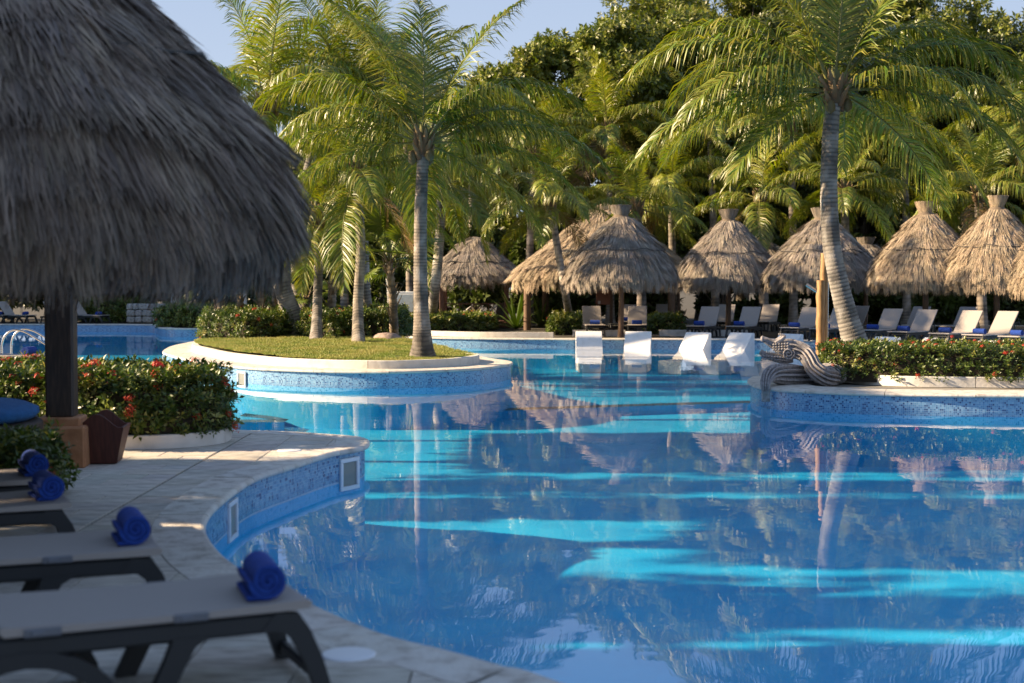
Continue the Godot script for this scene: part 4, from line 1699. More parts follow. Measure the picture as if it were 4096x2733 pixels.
# ---------------------------------------------------------------- the scene
func _ready() -> void:
	var cam := Camera3D.new()
	cam.name = "camera"
	cam.position = Vector3(0, 1.7, 0)
	cam.rotation_degrees = Vector3(-2.21, 0, 0)
	cam.fov = 27.0
	cam.far = 4000.0
	var ca := CameraAttributesPhysical.new()
	ca.frustum_focal_length = 50.0
	ca.frustum_focus_distance = 24.0
	ca.frustum_near = 0.05
	ca.frustum_far = 4000.0
	ca.exposure_aperture = 1.9
	cam.attributes = ca
	add_child(cam)
	cam.current = true
	var sky := ProceduralSkyMaterial.new()
	sky.sky_top_color = lin(0.092, 0.138, 0.235)
	sky.sky_horizon_color = lin(0.238, 0.272, 0.312)
	sky.sky_curve = 0.18
	sky.ground_bottom_color = lin(0.08, 0.08, 0.07)
	sky.ground_horizon_color = lin(0.18, 0.2, 0.22)
	sky.sun_angle_max = 22.0
	sky.sun_curve = 0.08
	var env := Environment.new()
	env.background_mode = Environment.BG_SKY
	env.sky = Sky.new()
	env.sky.sky_material = sky
	env.tonemap_mode = Environment.TONE_MAPPER_LINEAR
	env.tonemap_exposure = 3.0
	env.sdfgi_enabled = true
	env.ssao_enabled = true
	env.ssil_enabled = true
	var we := WorldEnvironment.new()
	we.name = "environment"
	we.environment = env
	add_child(we)
	var sun := DirectionalLight3D.new()
	sun.name = "sun"
	sun.light_color = Color(1.0, 0.89, 0.74)
	sun.light_energy = 1.6
	sun.light_angular_distance = 0.7
	sun.shadow_enabled = true
	add_child(sun)
	sun.look_at_from_position(Vector3(-cos(deg_to_rad(26.0)), sin(deg_to_rad(26.0)), 0.0), Vector3.ZERO)

	rng.seed = 1
	materials()
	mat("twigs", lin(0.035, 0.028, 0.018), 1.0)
	mat("coconut", lin(0.12, 0.09, 0.03), 0.6)
	stone_mat("belly_blue", lin(0.12, 0.17, 0.22), lin(0.22, 0.30, 0.37), lin(0.34, 0.42, 0.48), 2.5, 0.85, 0.4)
	setting()
	flower_head()
	straw_tuft()
	fronds["fan"] = fan_leaf()
	near_hut()
	near_things()
	island_plants()
	serpent()
	right_plants()
	far_huts()
	far_loungers()
	far_plants()
	background()
	shade_trees()


func near_hut() -> void:
	rng.seed = 40
	# the thatched umbrella over the near loungers; its pole stands outside the frame
	var u := thing("thatched_umbrella", "large dark thatched umbrella roof filling the upper left", "umbrella", Vector3(-3.49, 0, -9.3))
	var prof := [Vector2(0.1, 4.42), Vector2(0.4, 4.16), Vector2(0.74, 3.86), Vector2(1.05, 3.55), Vector2(1.46, 3.13), Vector2(1.76, 2.78), Vector2(1.94, 2.44), Vector2(1.99, 2.2), Vector2(1.95, 2.05), Vector2(1.85, 1.94)]
	thatch(u, prof, 12500, 0.4, [Color(0.29, 0.22, 0.16), Color(0.235, 0.18, 0.135), Color(0.34, 0.26, 0.185), Color(0.195, 0.15, 0.115)], 2.0, 0.0, 0.22)
	rope_ring(u, 1.50, 3.13, 0.015)
	var pole := MB.new()
	pole.tube([Vector3(0, -0.01, 0), Vector3(0.01, 2.0, 0), Vector3(0, 4.0, 0)], [0.11, 0.1, 0.09], 12)
	obj("pole", pole, M.post_wood, u)
	for k in 10:
		var a := TAU * k / 10.0
		var b := MB.new()
		b.bar(Vector3(cos(a) * 0.12, 4.0, sin(a) * 0.12), Vector3(cos(a) * 1.85, 1.98, sin(a) * 1.85), 0.05, 0.06, 0.01)
		obj("rafter", b, M.dark_wood, u)
	# the pergola behind it
	var c := Vector3(-5.35, 0, -12.95)
	var t := thing("wooden_pergola", "dark wooden pergola post on a terracotta pedestal left of the hedge", "pergola", c)
	for q in [[Vector3(1.07, 2.3, -0.55), Vector3(-0.3, 2.3, 1.05)], [Vector3(0.0, 2.3, -0.7), Vector3(-1.15, 2.3, -0.2)], [Vector3(1.07, 2.44, -0.55), Vector3(0.0, 2.44, -0.7)], [Vector3(-0.3, 2.44, 1.05), Vector3(-1.15, 2.44, -0.2)]]:
		var bm := MB.new()
		bm.bar(q[0], q[1], 0.1, 0.14, 0.015)
		obj("beam", bm, M.dark_wood, t)
	for p in [Vector3(1.07, 0, -0.55), Vector3(0.0, 0, -0.7), Vector3(-1.15, 0, -0.2), Vector3(-0.3, 0, 1.05)]:
		var bs := Basis(Vector3.UP, 0.12)
		var po := MB.new()
		po.rbox(p + Vector3(0, 1.43, 0), Vector3(0.26, 1.94, 0.26), 0.02, bs)
		obj("post", po, M.dark_wood, t)
		var pd := MB.new()
		pd.rbox(p + Vector3(0, 0.19, 0), Vector3(0.50, 0.40, 0.50), 0.02, bs)
		pd.rbox(p + Vector3(0, 0.42, 0), Vector3(0.40, 0.10, 0.40), 0.015, bs)
		obj("pedestal", pd, M.terracotta, t)
	# round day bed
	var bed := thing("day_bed", "round dark wooden day bed beside the pergola post", "bed", c + Vector3(0.0, 0, 0.25))
	var fr := MB.new()
	fr.lathe([Vector2(0.0, 0.1), Vector2(0.95, 0.1), Vector2(1.08, 0.28), Vector2(1.1, 0.46), Vector2(1.06, 0.5), Vector2(0.0, 0.5)], 48)
	obj("bed_frame", fr, M.dark_wood, bed)
	for k in 5:
		var a := TAU * k / 5.0
		var lg := MB.new()
		lg.rbox(Vector3(cos(a) * 0.7, 0.055, sin(a) * 0.7), Vector3(0.1, 0.11, 0.1), 0.01)
		obj("leg", lg, M.dark_wood, bed)
	var cu := MB.new()
	cu.lathe([Vector2(0.0, 0.655), Vector2(0.7, 0.66), Vector2(0.95, 0.645), Vector2(1.05, 0.60), Vector2(1.065, 0.555), Vector2(1.03, 0.505), Vector2(0.0, 0.503)], 48, c + Vector3(0.0, 0, 0.25), Color.WHITE, 0.012, 3)
	tag(obj("bed_cushion", cu, M.cushion), "round blue cushion lying on the wooden day bed", "cushion")


func near_things() -> void:
	rng.seed = 60
	# loungers on the near deck, foot towards the pool
	var near := [["dark framed sun lounger nearest the camera", Vector3(-0.832, 0.400, -5.868), Vector2(-0.905, 0.425), "rolled blue towel on the lounger nearest the camera", 0.10, -0.11], ["dark framed lounger second from the camera on the near deck", Vector3(-1.740, 0.400, -7.044), Vector2(-0.935, 0.355), "rolled blue towel on the second lounger from the camera", 0.07, -0.08], ["third lounger from the camera, partly cut by the left edge", Vector3(-2.652, 0.400, -8.535), Vector2(-0.92, 0.39), "rolled blue towel on the third lounger, sunlit on top", 0.07, -0.05], ["farthest of the four near loungers, beside the small bush", Vector3(-3.109, 0.400, -9.630), Vector2(-0.92, 0.39), "rolled blue towel on the farthest of the four near loungers", 0.06, -0.05]]
	for l in near:
		var hd: Vector2 = l[2]
		var far := Vector3(hd.y * -1.0, 0, hd.x)
		var at: Vector3 = Vector3(l[1].x, 0, l[1].z) + far * 0.335 + Vector3(hd.x, 0, hd.y) * 0.05
		place_lounger(l[0], at, hd, l[3], l[4], "loungers on the near deck", l[5], true)
	# tapered maroon bin beside the pedestal
	var t := thing("wooden_bin", "tapered maroon wooden bin with scalloped sides by the pedestal", "bin", Vector3(-3.974, 0.000, -13.555) + Vector3(0, 0, -0.17), 0.12)
	var hb := 0.17
	var ht := 0.245
	var H := 0.36
	for s in [[Vector3(0, 0, 1), true], [Vector3(0, 0, -1), true], [Vector3(1, 0, 0), false], [Vector3(-1, 0, 0), false]]:
		var n: Vector3 = s[0]
		var x := Vector3(n.z, 0, -n.x)
		var b := MB.new()
		var top := []
		var m := 16
		for k in m + 1:
			var f := float(k) / m * 2.0 - 1.0
			var lift := 0.0
			if s[1]:
				lift = 0.13 * pow(maxf(0.0, cos(f * PI * 0.62)), 1.5) if absf(f) < 0.8 else 0.0
			top.append([f, H + lift])
		for k in m:
			var q := []
			for e in [0.0, 0.022]:
				for z in [top[k], top[k + 1]]:
					var g: float = ht + (z[1] - H) * 0.21
					q.append(x * z[0] * hb + n * (hb - e) + Vector3(0, 0.012, 0))
					q.append(x * z[0] * ht + n * (g - e) + Vector3(0, z[1], 0))
			b.face(q[0], q[2], q[3], q[1], n)
			b.face(q[4], q[6], q[7], q[5], -n)
			b.face(q[1], q[3], q[7], q[5], Vector3.UP)
		obj("side_board", b, M.maroon_wood, t)
	var bt := MB.new()
	bt.rbox(Vector3(0, 0.02, 0), Vector3(0.33, 0.03, 0.33), 0.004)
	obj("bottom_board", bt, M.maroon_wood, t)
	# white kerbed planter with the flowering hedge
	var pl := [Vector2(-4.799, -14.793), Vector2(-4.106, -14.753), Vector2(-3.544, -14.873), Vector2(-3.202, -15.201), Vector2(-3.111, -15.544), Vector2(-3.201, -15.995), Vector2(-3.75, -16.3), Vector2(-4.4, -16.75), Vector2(-5.6, -17.0), Vector2(-7.5, -17.2), Vector2(-9.0, -17.3), Vector2(-9.0, -15.6), Vector2(-7, -15.35)]
	var path := smooth(pl, 0.2, true)
	path.append(path[0])
	var pn := thing("planter_kerb", "low white plastered planter kerb round the near hedge", "planter", Vector3.ZERO)
	var area := 0.0
	for i in path.size() - 1:
		area += path[i].cross(path[i + 1])
	var kb := MB.new()
	sweep(path, [Vector2(-0.14, 0.003), Vector2(-0.14, 0.15), Vector2(-0.01, 0.15), Vector2(0.0, 0.14), Vector2(0.0, 0.003)], -1.0 if area > 0 else 1.0, kb, Color.WHITE, false)
	obj("kerb", kb, M.plaster, pn)
	var ip := Geometry2D.offset_polygon(PackedVector2Array(path.slice(0, path.size() - 1)), -0.12)[0]
	var so := MB.new()
	so.prism(ip, 0.003, 0.12)
	obj("soil", so, M.soil, pn)
	var greens := [Color(0.062, 0.098, 0.016), Color(0.12, 0.155, 0.026), Color(0.28, 0.26, 0.06)]
	var hp := Geometry2D.offset_polygon(PackedVector2Array(path.slice(0, path.size() - 1)), 0.02)[0]
	hedge("flowering_hedge", "dense green hedge with red flower heads behind the bin", hp, 0.12, 0.66, 330.0, 0.125, 230, 0.095, 71, greens, 0.16)
	hedge("small_bush", "small red flowering bush behind the farthest near lounger", PackedVector2Array([Vector2(-4.75, -10.9), Vector2(-3.85, -10.95), Vector2(-3.62, -11.5), Vector2(-3.9, -12.0), Vector2(-4.9, -12.0), Vector2(-5.4, -11.4)]), 0.0, 0.46, 330.0, 0.12, 16, 0.075, 72, greens, 0.3)
	# round skimmer lids let into the deck
	for k in [["round white skimmer lid in the deck below the nearest lounger", Vector3(-0.755, 0.000, -6.511)], ["round white skimmer lid near the point of the deck", Vector3(-2.312, 0.000, -14.714)]]:
		var b := MB.new()
		b.lathe([Vector2(0.0, 0.009), Vector2(0.115, 0.009), Vector2(0.125, 0.004), Vector2(0.126, 0.0)], 32)
		var o := obj("skimmer_lid", b, M.white_plastic)
		tag(o, k[0], "lid", "white skimmer lids in the deck")
		o.position = k[1] + Vector3(0, 0.001, 0)
	# steel handrail and a lounger on the far side of the hedge
	var hr := thing("pool_handrail", "curved steel pool handrail at the left edge", "handrail", Vector3(-9.3, 0, -29.0))
	for z in [0.0, -0.55]:
		var b := MB.new()
		var hp2 := smooth([Vector3(-1.1, 0.0, z), Vector3(-1.1, 0.55, z), Vector3(-0.95, 0.78, z), Vector3(-0.7, 0.80, z), Vector3(-0.3, 0.58, z), Vector3(0.6, -0.05, z), Vector3(0.9, -0.5, z)], 0.08)
		var rr := []
		for q in hp2:
			rr.append(0.022)
		b.tube(hp2, rr, 8)
		obj("rail", b, M.steel, hr)
	place_lounger("lounger beyond the hedge beside the steel handrail", Vector3(-9.0, 0, -27.2), Vector2(-0.97, -0.2), "rolled blue towel on the lounger beyond the hedge", 0.25, "loungers on the near deck")


func island_plants() -> void:
	var grp := "coconut palms on the island"
	rng.seed = 90
	var b := Vector3(-1.951, 0.140, -31.034)
	palm("tall coconut palm with swollen foot at the island's front", [b, Vector3(-1.951, 0.640, -30.900), Vector3(-1.986, 1.870, -30.900), Vector3(-1.967, 3.374, -30.800), Vector3(-1.901, 4.722, -30.700)], 0.35, 0.145, [[170, 1, 1.05], [100, 0, 0.95], [25, 1, 1.0], [15, 2, 1.05], [-35, 2, 0.8], [2, 4, 1.05], [172, 2, 1.1], [200, 3, 0.85], [150, 3, 1.0], [185, 4, 0.9], [30, 3, 1.0], [60, 2, 1.0], [120, 2, 1.0], [-6, 5, 0.9], [20, 6, 0.85], [160, 5, 0.9], [80, 4, 0.9], [130, 1, 1.0, "young"], [95, 6, 0.9]], 3, grp, {"nuts": 4, "sides": 16, "ring": 0.07, "pale": Color(0.26, 0.215, 0.17)})
	b = Vector3(-3.875, 0.160, -35.898)
	palm("slim pale palm left of the tallest island palm", [b, Vector3(-3.979, 1.227, -36.800), Vector3(-3.905, 2.802, -36.800), Vector3(-4.010, 4.596, -36.800)], 0.22, 0.13, crown(18, 5, 0.85), 5, grp, {"pale": Color(0.31, 0.26, 0.205)})
	b = Vector3(-5.186, 0.180, -37.583)
	palm("short dark ringed palm with yellowish fronds by the umbrella eave", [b, Vector3(-5.327, 1.318, -39.000), Vector3(-5.298, 2.392, -39.000), Vector3(-5.327, 3.582, -39.000)], 0.24, 0.13, crown(11, 8, 0.62, 7, 1, "young"), 8, grp, {"pale": Color(0.22, 0.19, 0.16)})
	b = Vector3(-6.170, 0.200, -41.495)
	palm("thick leaning palm beside the thatched umbrella eave", [b, Vector3(-6.421, 0.912, -41.500), Vector3(-6.732, 1.928, -41.500), Vector3(-7.033, 4.461, -41.500), Vector3(-7.119, 6.855, -41.500)], 0.5, 0.24, crown(20, 11, 1.08), 11, grp, {"pale": Color(0.26, 0.235, 0.2), "nuts": 4})
	b = Vector3(-6.355, 0.200, -45.767)
	palm("pale palm leaning left behind the thick trunk", [b, Vector3(-6.693, 1.109, -46.000), Vector3(-6.969, 1.953, -46.000), Vector3(-6.671, 5.040, -46.000), Vector3(-5.531, 8.528, -46.000)], 0.25, 0.17, crown(18, 14, 1.05), 14, grp)
	b = Vector3(-4.435, 0.200, -44.518)
	palm("grey palm leaning right behind the slim pale palm", [b, Vector3(-4.539, 1.808, -44.000), Vector3(-4.555, 4.493, -44.000), Vector3(-4.194, 7.632, -44.000)], 0.3, 0.15, crown(18, 17, 1.0), 17, grp)
	b = Vector3(-3.848, 0.000, -66.090)
	palm("pale ringed palm behind the tallest island palm", [b, Vector3(-2.922, 1.181, -53.000), Vector3(-2.707, 3.287, -53.000), Vector3(-2.589, 5.548, -53.000)], 0.3, 0.2, crown(16, 20, 0.95), 20, "coconut palms behind the far deck", {"pale": Color(0.40, 0.36, 0.30)})
	b = Vector3(-4.420, 0.000, -51.870)
	palm("thin white stemmed palm beside the fan palm", [b, Vector3(-4.379, 1.034, -51.800), Vector3(-4.469, 2.618, -51.800), Vector3(-4.351, 4.673, -51.800)], 0.18, 0.145, crown(14, 23, 0.85), 23, "coconut palms behind the far deck", {"pale": Color(0.42, 0.38, 0.33)})
	# fan palms
	fan_palm("fan palm with spreading round leaves between two trunks", [Vector3(-3.329, 0.160, -40.213), Vector3(-3.219, 1.323, -38.500), Vector3(-3.322, 2.383, -38.500)], 0.105, 17, 1.25, 31)
	fan_palm("shaggy fan palm between the dark palm and the slim palm", [Vector3(-5.324, 0.200, -41.851), Vector3(-5.312, 1.417, -42.000), Vector3(-5.201, 2.958, -42.000)], 0.12, 15, 1.1, 34)
	fan_palm("low fan palm with a bent stem behind the thick trunk", [Vector3(-6.465, 0.200, -42.953), Vector3(-6.358, 0.674, -43.500), Vector3(-6.274, 1.407, -43.500)], 0.11, 13, 1.0, 37)
	var stubs := [["stubby fan palm stem leaning right, leftmost on the island", 520, 745, 500, 655], ["second stubby fan palm stem from the left under the umbrella eave", 562, 745, 548, 650], ["straight thin fan palm stem under the umbrella eave", 600, 748, 600, 640], ["fibrous fan palm stem left of the thick leaning trunk", 640, 750, 630, 630]]
	var k := 0
	for s in stubs:
		k += 1
		fan_palm(s[0], [Vector3(-7.377, 0.200, -41.851) + Vector3((s[1] - 600.0) / 78.0, 0, 0), Vector3(-7.377, 0.200, -41.851) + Vector3((s[1] * 0.4 + s[3] * 0.6 - 600.0) / 78.0, 0.75, 0), Vector3(-7.377, 0.200, -41.851) + Vector3((s[3] - 600.0) / 78.0, 1.75 + 0.1 * k, 0)], 0.10, 9, 0.9, 40 + k)
	# shrubs behind the lawn
	var gr := [Color(0.065, 0.10, 0.018), Color(0.12, 0.155, 0.028), Color(0.22, 0.21, 0.05)]
	hedge("island_shrub", "dark green shrub with sparse red flowers at the island's left end", PackedVector2Array([Vector2(-8.848, -40.474), Vector2(-7.338, -38.915), Vector2(-6.483, -39.524), Vector2(-6.446, -41.471), Vector2(-7.403, -46.001), Vector2(-9.800, -46.001)]), 0.15, 0.78, 130.0, 0.17, 18, 0.10, 81, gr, 0.3, "shrubs on the island")
	hedge("island_shrub", "red flowered shrub between the dark palm and the thick trunk", PackedVector2Array([Vector2(-5.902, -39.691), Vector2(-4.813, -38.759), Vector2(-4.600, -40.011), Vector2(-5.324, -45.111), Vector2(-6.569, -45.111)]), 0.18, 0.74, 130.0, 0.16, 22, 0.10, 82, gr, 0.32, "shrubs on the island")
	hedge("island_shrub", "leafy shrub with red flowers behind the slim pale palm", PackedVector2Array([Vector2(-4.685, -39.691), Vector2(-3.468, -39.691), Vector2(-3.094, -42.049), Vector2(-3.516, -46.816), Vector2(-5.282, -45.948)]), 0.18, 0.78, 130.0, 0.17, 24, 0.10, 83, gr, 0.3, "shrubs on the island")
	rosette("spiky_plant", "spiky long leaved plant beside the shaggy fan palm", Vector3(-5.050, 0.200, -41.495), 16, 0.75, 0.03, Color(0.14, 0.18, 0.04), 61)
	# small boulder under the fan palm
	var rk := MB.new()
	rk.lathe([Vector2(0.0, 0.30), Vector2(0.2, 0.27), Vector2(0.36, 0.15), Vector2(0.40, 0.02), Vector2(0.36, -0.08)], 14, Vector3.ZERO, Color(1.0, 0.8, 0.75), 0.28, 2)
	var ro := obj("boulder", rk, M.rubble)
	tag(ro, "pinkish rough boulder on the lawn by the fan palm foot", "rock")
	ro.position = Vector3(-3.402, 0.160, -38.664)


func right_plants() -> void:
	rng.seed = 120
	var b := Vector3(Vector3(6.651, 0.141, -27.200).x, 0.08, -27.2)
	palm("large leaning coconut palm behind the serpent hedge", [b, Vector3(6.564, 0.600, -27.200), Vector3(6.417, 1.100, -27.200), Vector3(6.245, 1.767, -27.200), Vector3(6.097, 2.515, -27.200), Vector3(6.038, 3.509, -27.200), Vector3(6.062, 4.666, -27.200), Vector3(6.130, 5.367, -27.200)], 0.5, 0.172, [[178, 3, 1.1], [186, 5, 1.05], [172, 2, 1.0], [0, 4, 1.08], [8, 3, 1.12], [-6, 5, 0.95], [165, 1, 1.0], [25, 2, 1.05], [92, 0, 1.0], [200, 4, 0.9], [215, 6, 0.8], [-25, 6, 0.85], [60, 1, 1.0], [130, 1, 1.0], [45, 3, 1.0], [140, 3, 1.0], [100, 2, 1.0], [320, 4, 0.75], [15, 1, 1.0], [150, 5, 0.95], [30, 6, 0.9, "young"], [70, 5, 0.9]], 44, "coconut palms on the right island", {"nuts": 3, "sides": 18, "ring": 0.075, "pale": Color(0.27, 0.245, 0.21)})
	var gr := [Color(0.065, 0.10, 0.018), Color(0.115, 0.15, 0.026), Color(0.20, 0.20, 0.045)]
	hedge("long_hedge", "long low green hedge with tiny red flowers behind the serpent", PackedVector2Array([Vector2(5.480, -25.327), Vector2(5.823, -24.963), Vector2(6.653, -24.493), Vector2(8.670, -24.040), Vector2(11.5, -24.6), Vector2(11.5, -26.4), Vector2(9, -26.6), Vector2(6.6, -26.9), Vector2(5.6, -26.2)]), 0.08, 0.56, 210.0, 0.12, 150, 0.07, 91, gr, 0.2)
	# shower: two rough timber posts with a slanted pipe
	var t := thing("shower_post", "rough timber shower post with slanted pipe before the leaning palm", "shower", Vector3(Vector3(6.152, 0.040, -28.200).x, 0.0, -28.2))
	for q in [[-0.045, 1.82, 0.085, 0.03], [0.035, 2.36, 0.075, -0.03]]:
		var m := MB.new()
		var pts := []
		var rr := []
		for i in 12:
			pts.append(Vector3(q[0] + 0.006 * sin(i * 1.9), q[1] * i / 11.0, q[3] + 0.006 * sin(i * 2.7)))
			rr.append(q[2] * (1.0 + 0.07 * sin(i * 2.3)))
		m.tube(pts, rr, 9)
		obj("timber", m, M.raw_wood, t)
	var pp := MB.new()
	pp.tube([Vector3(-0.04, 1.55, 0.03), Vector3(-0.33, 1.74, 0.03)], [0.028, 0.032], 8)
	obj("shower_pipe", pp, M.steel, t)
	var rd := MB.new()
	rd.tube([Vector3(0.12, 0.0, -0.05), Vector3(0.12, 1.78, -0.05)], [0.014, 0.014], 6)
	obj("supply_pipe", rd, M.steel, t)
	# white loungers standing in the water
	var blocks := [["white slanted pool lounger facing the camera, leftmost of the row", Vector3(2.499, -0.275, -46.038), 90.0], ["white slanted pool lounger with a shadow stripe, second from left", Vector3(4.051, -0.275, -45.874), 80.0], ["bright white slanted pool lounger, third from left", Vector3(5.743, -0.275, -44.913), 55.0], ["bright white slanted pool lounger just left of the serpent head", Vector3(7.044, -0.275, -44.602), 48.0], ["white slanted pool lounger right behind the serpent head", Vector3(8.347, -0.275, -43.545), 40.0], ["white pool lounger seen over the hedge right of the leaning palm", Vector3(10.638, -0.275, -41.045), 35.0], ["white pool lounger over the middle of the long hedge", Vector3(11.797, -0.275, -40.274), 30.0], ["white pool lounger over the right end of the long hedge", Vector3(12.706, -0.275, -38.352), 28.0]]
	for k in blocks:
		pool_block(k[0], k[1], deg_to_rad(k[2]))


func far_huts() -> void:
	palapa("thatched umbrella standing before the broad pavilion roof", Vector3(3.684, 0.000, -48.257), 1.85, 4.45, 1.78, GREY_STRAW, 201, 3600)
	palapa("grey thatched umbrella above the third and fourth pool loungers", Vector3(7.726, 0.000, -50.917), 1.80, 4.45, 1.72, GREY_STRAW, 202, 3600)
	palapa("grey thatched umbrella right behind the leaning palm trunk", Vector3(10.674, 0.000, -49.112), 1.92, 4.40, 1.78, GREY_STRAW, 203, 3600)
	palapa("golden sunlit thatched umbrella right of the leaning palm", Vector3(13.192, 0.000, -45.484), 1.72, 4.40, 1.72, GOLD_STRAW, 204, 4000)
	palapa("tall capped thatched umbrella, second from the right edge", Vector3(14.974, 0.000, -44.038), 1.62, 4.50, 1.75, GOLD_STRAW, 205, 4000)
	palapa("thatched umbrella cut off by the right edge", Vector3(16.450, 0.000, -42.681), 1.6, 4.3, 1.6, GOLD_STRAW, 206, 3600)
	palapa("thatched umbrella partly hidden behind the third one", Vector3(10.256, 0.173, -58.000) * Vector3(1, 0, 1), 1.9, 3.8, 1.75, GREY_STRAW, 207, 1500)
	palapa("thatched umbrella partly hidden behind the leaning palm's umbrella", Vector3(14.397, 0.173, -58.000) * Vector3(1, 0, 1), 1.9, 3.7, 1.75, GREY_STRAW, 208, 1500)
	rng.seed = 210
	# big square hut behind
	var t := thing("thatched_pavilion", "big broad thatched pavilion roof behind the first umbrella", "pavilion", Vector3(3.819, 0.141, -58.500) * Vector3(1, 0, 1))
	thatch(t, [Vector2(0.12, 5.15), Vector2(0.5, 4.85), Vector2(1.2, 4.25), Vector2(2.0, 3.6), Vector2(2.8, 2.98), Vector2(3.4, 2.5), Vector2(3.65, 2.2), Vector2(3.62, 1.95)], 6500, 0.5, GOLD_STRAW, 3.2, 0.15, 0.22)
	for k in 4:
		var a := PI / 4 + PI / 2 * k + 0.15
		var b := MB.new()
		b.tube([Vector3(cos(a) * 4.0, -0.02, sin(a) * 4.0), Vector3(cos(a) * 4.0, 2.4, sin(a) * 4.0)], [0.15, 0.14], 10)
		obj("post", b, M.post_wood, t)
	# railed gazebo
	var g := thing("thatched_gazebo", "dark thatched gazebo with red wooden lattice railing", "gazebo", Vector3(-1.589, 0.075, -61.000) * Vector3(1, 0, 1))
	thatch(g, [Vector2(0.1, 3.85), Vector2(0.5, 3.6), Vector2(1.0, 3.15), Vector2(1.5, 2.7), Vector2(1.85, 2.38), Vector2(1.95, 2.15), Vector2(1.92, 2.0)], 1900, 0.45, GREY_STRAW, 3.2, 0.1, 0.22)
	rope_ring(g, 1.5, 2.72, 0.03, 3.2, 0.1)
	for x in [-1.35, 1.35]:
		for z in [-1.3, 1.3]:
			var b := MB.new()
			b.rbox(Vector3(x, 1.25, z), Vector3(0.2, 2.54, 0.2), 0.015)
			obj("post", b, M.red_wood, g)
	var dk := MB.new()
	dk.rbox(Vector3(0, 0.1, 0), Vector3(3.2, 0.24, 3.2), 0.02)
	obj("floor_deck", dk, M.red_wood, g)
	for side in [[Vector3(0, 0, 1.3), Vector3(1, 0, 0)], [Vector3(-1.35, 0, 0), Vector3(0, 0, 1)], [Vector3(1.35, 0, 0), Vector3(0, 0, 1)]]:
		var rl := MB.new()
		var c: Vector3 = side[0]
		var d: Vector3 = side[1]
		for y in [0.36, 0.98]:
			rl.bar(c - d * 1.25 + Vector3(0, y, 0), c + d * 1.25 + Vector3(0, y, 0), 0.05, 0.05, 0.008)
		for i in 4:
			var p0 := c + d * (-1.24 + 0.62 * i)
			var p1 := c + d * (-1.24 + 0.62 * (i + 1))
			rl.bar(p0 + Vector3(0, 0.37, 0), p1 + Vector3(0, 0.97, 0), 0.03, 0.03, 0.005)
			rl.bar(p0 + Vector3(0, 0.97, 0.004), p1 + Vector3(0, 0.37, 0.004), 0.03, 0.03, 0.005)
			rl.bar(p0 + Vector3(0, 0.36, 0), p0 + Vector3(0, 0.98, 0), 0.035, 0.035, 0.005)
		obj("railing", rl, M.red_wood, g)
	# white reclining chairs inside the gazebo
	for k in [["white reclining chair inside the gazebo, on the left", -0.55], ["white reclining chair inside the gazebo, on the right", 0.5]]:
		var w := thing("white_recliner", k[0], "recliner", g.position + Vector3(k[1], 0.22, 0.1), 0.0, "white recliners in the gazebo")
		var s := MB.new()
		s.rbox(Vector3(-0.35, 0.3, 0), Vector3(0.8, 0.08, 0.55), 0.02)
		obj("seat", s, M.white_paint, w)
		var bk := MB.new()
		bk.rbox(Vector3(0.25, 0.52, 0), Vector3(0.75, 0.07, 0.55), 0.02, Basis(Vector3.BACK, 0.65))
		obj("backrest", bk, M.white_paint, w)
		for x in [-0.65, 0.1]:
			for z in [-0.22, 0.22]:
				var l := MB.new()
				l.rbox(Vector3(x, 0.13, z), Vector3(0.06, 0.26, 0.06), 0.01)
				obj("leg", l, M.white_paint, w)
	# white cabinet of a towel stand with a red post beside it
	var cb := thing("towel_stand", "white towel cabinet with red post behind the island palms", "cabinet", Vector3(-4.018, 0.181, -57.000) * Vector3(1, 0, 1))
	var m := MB.new()
	m.rbox(Vector3(-0.25, 0.75, 0), Vector3(0.75, 1.5, 0.6), 0.02)
	obj("cabinet", m, M.white_paint, cb)
	var dr := MB.new()
	dr.rbox(Vector3(-0.25, 1.05, 0.31), Vector3(0.66, 0.7, 0.03), 0.01)
	dr.rbox(Vector3(-0.25, 0.35, 0.31), Vector3(0.66, 0.6, 0.03), 0.01)
	obj("door", dr, M.white_paint, cb)
	var po := MB.new()
	po.rbox(Vector3(0.22, 1.2, 0.0), Vector3(0.14, 2.4, 0.14), 0.01)
	obj("post", po, M.red_wood, cb)
	# brown notice board on a post under the pavilion
	var sg := thing("notice_board", "small brown notice board on a post under the pavilion eave", "sign", Vector3(3.587, 0.208, -56.000) * Vector3(1, 0, 1))
	var sp := MB.new()
	sp.rbox(Vector3(0.32, 1.2, -0.05), Vector3(0.12, 2.4, 0.12), 0.01)
	obj("post", sp, M.post_wood, sg)
	var bd := MB.new()
	bd.rbox(Vector3(0, 1.35, 0.02), Vector3(0.56, 0.72, 0.04), 0.01)
	obj("board", bd, M.sign_brown, sg)
	var mk := MB.new()
	mk.rbox(Vector3(0.14, 1.62, 0.043), Vector3(0.12, 0.1, 0.006), 0.002)
	mk.rbox(Vector3(-0.16, 1.08, 0.043), Vector3(0.1, 0.12, 0.006), 0.002)
	obj("pale_marks", mk, M.sign_pale, sg)


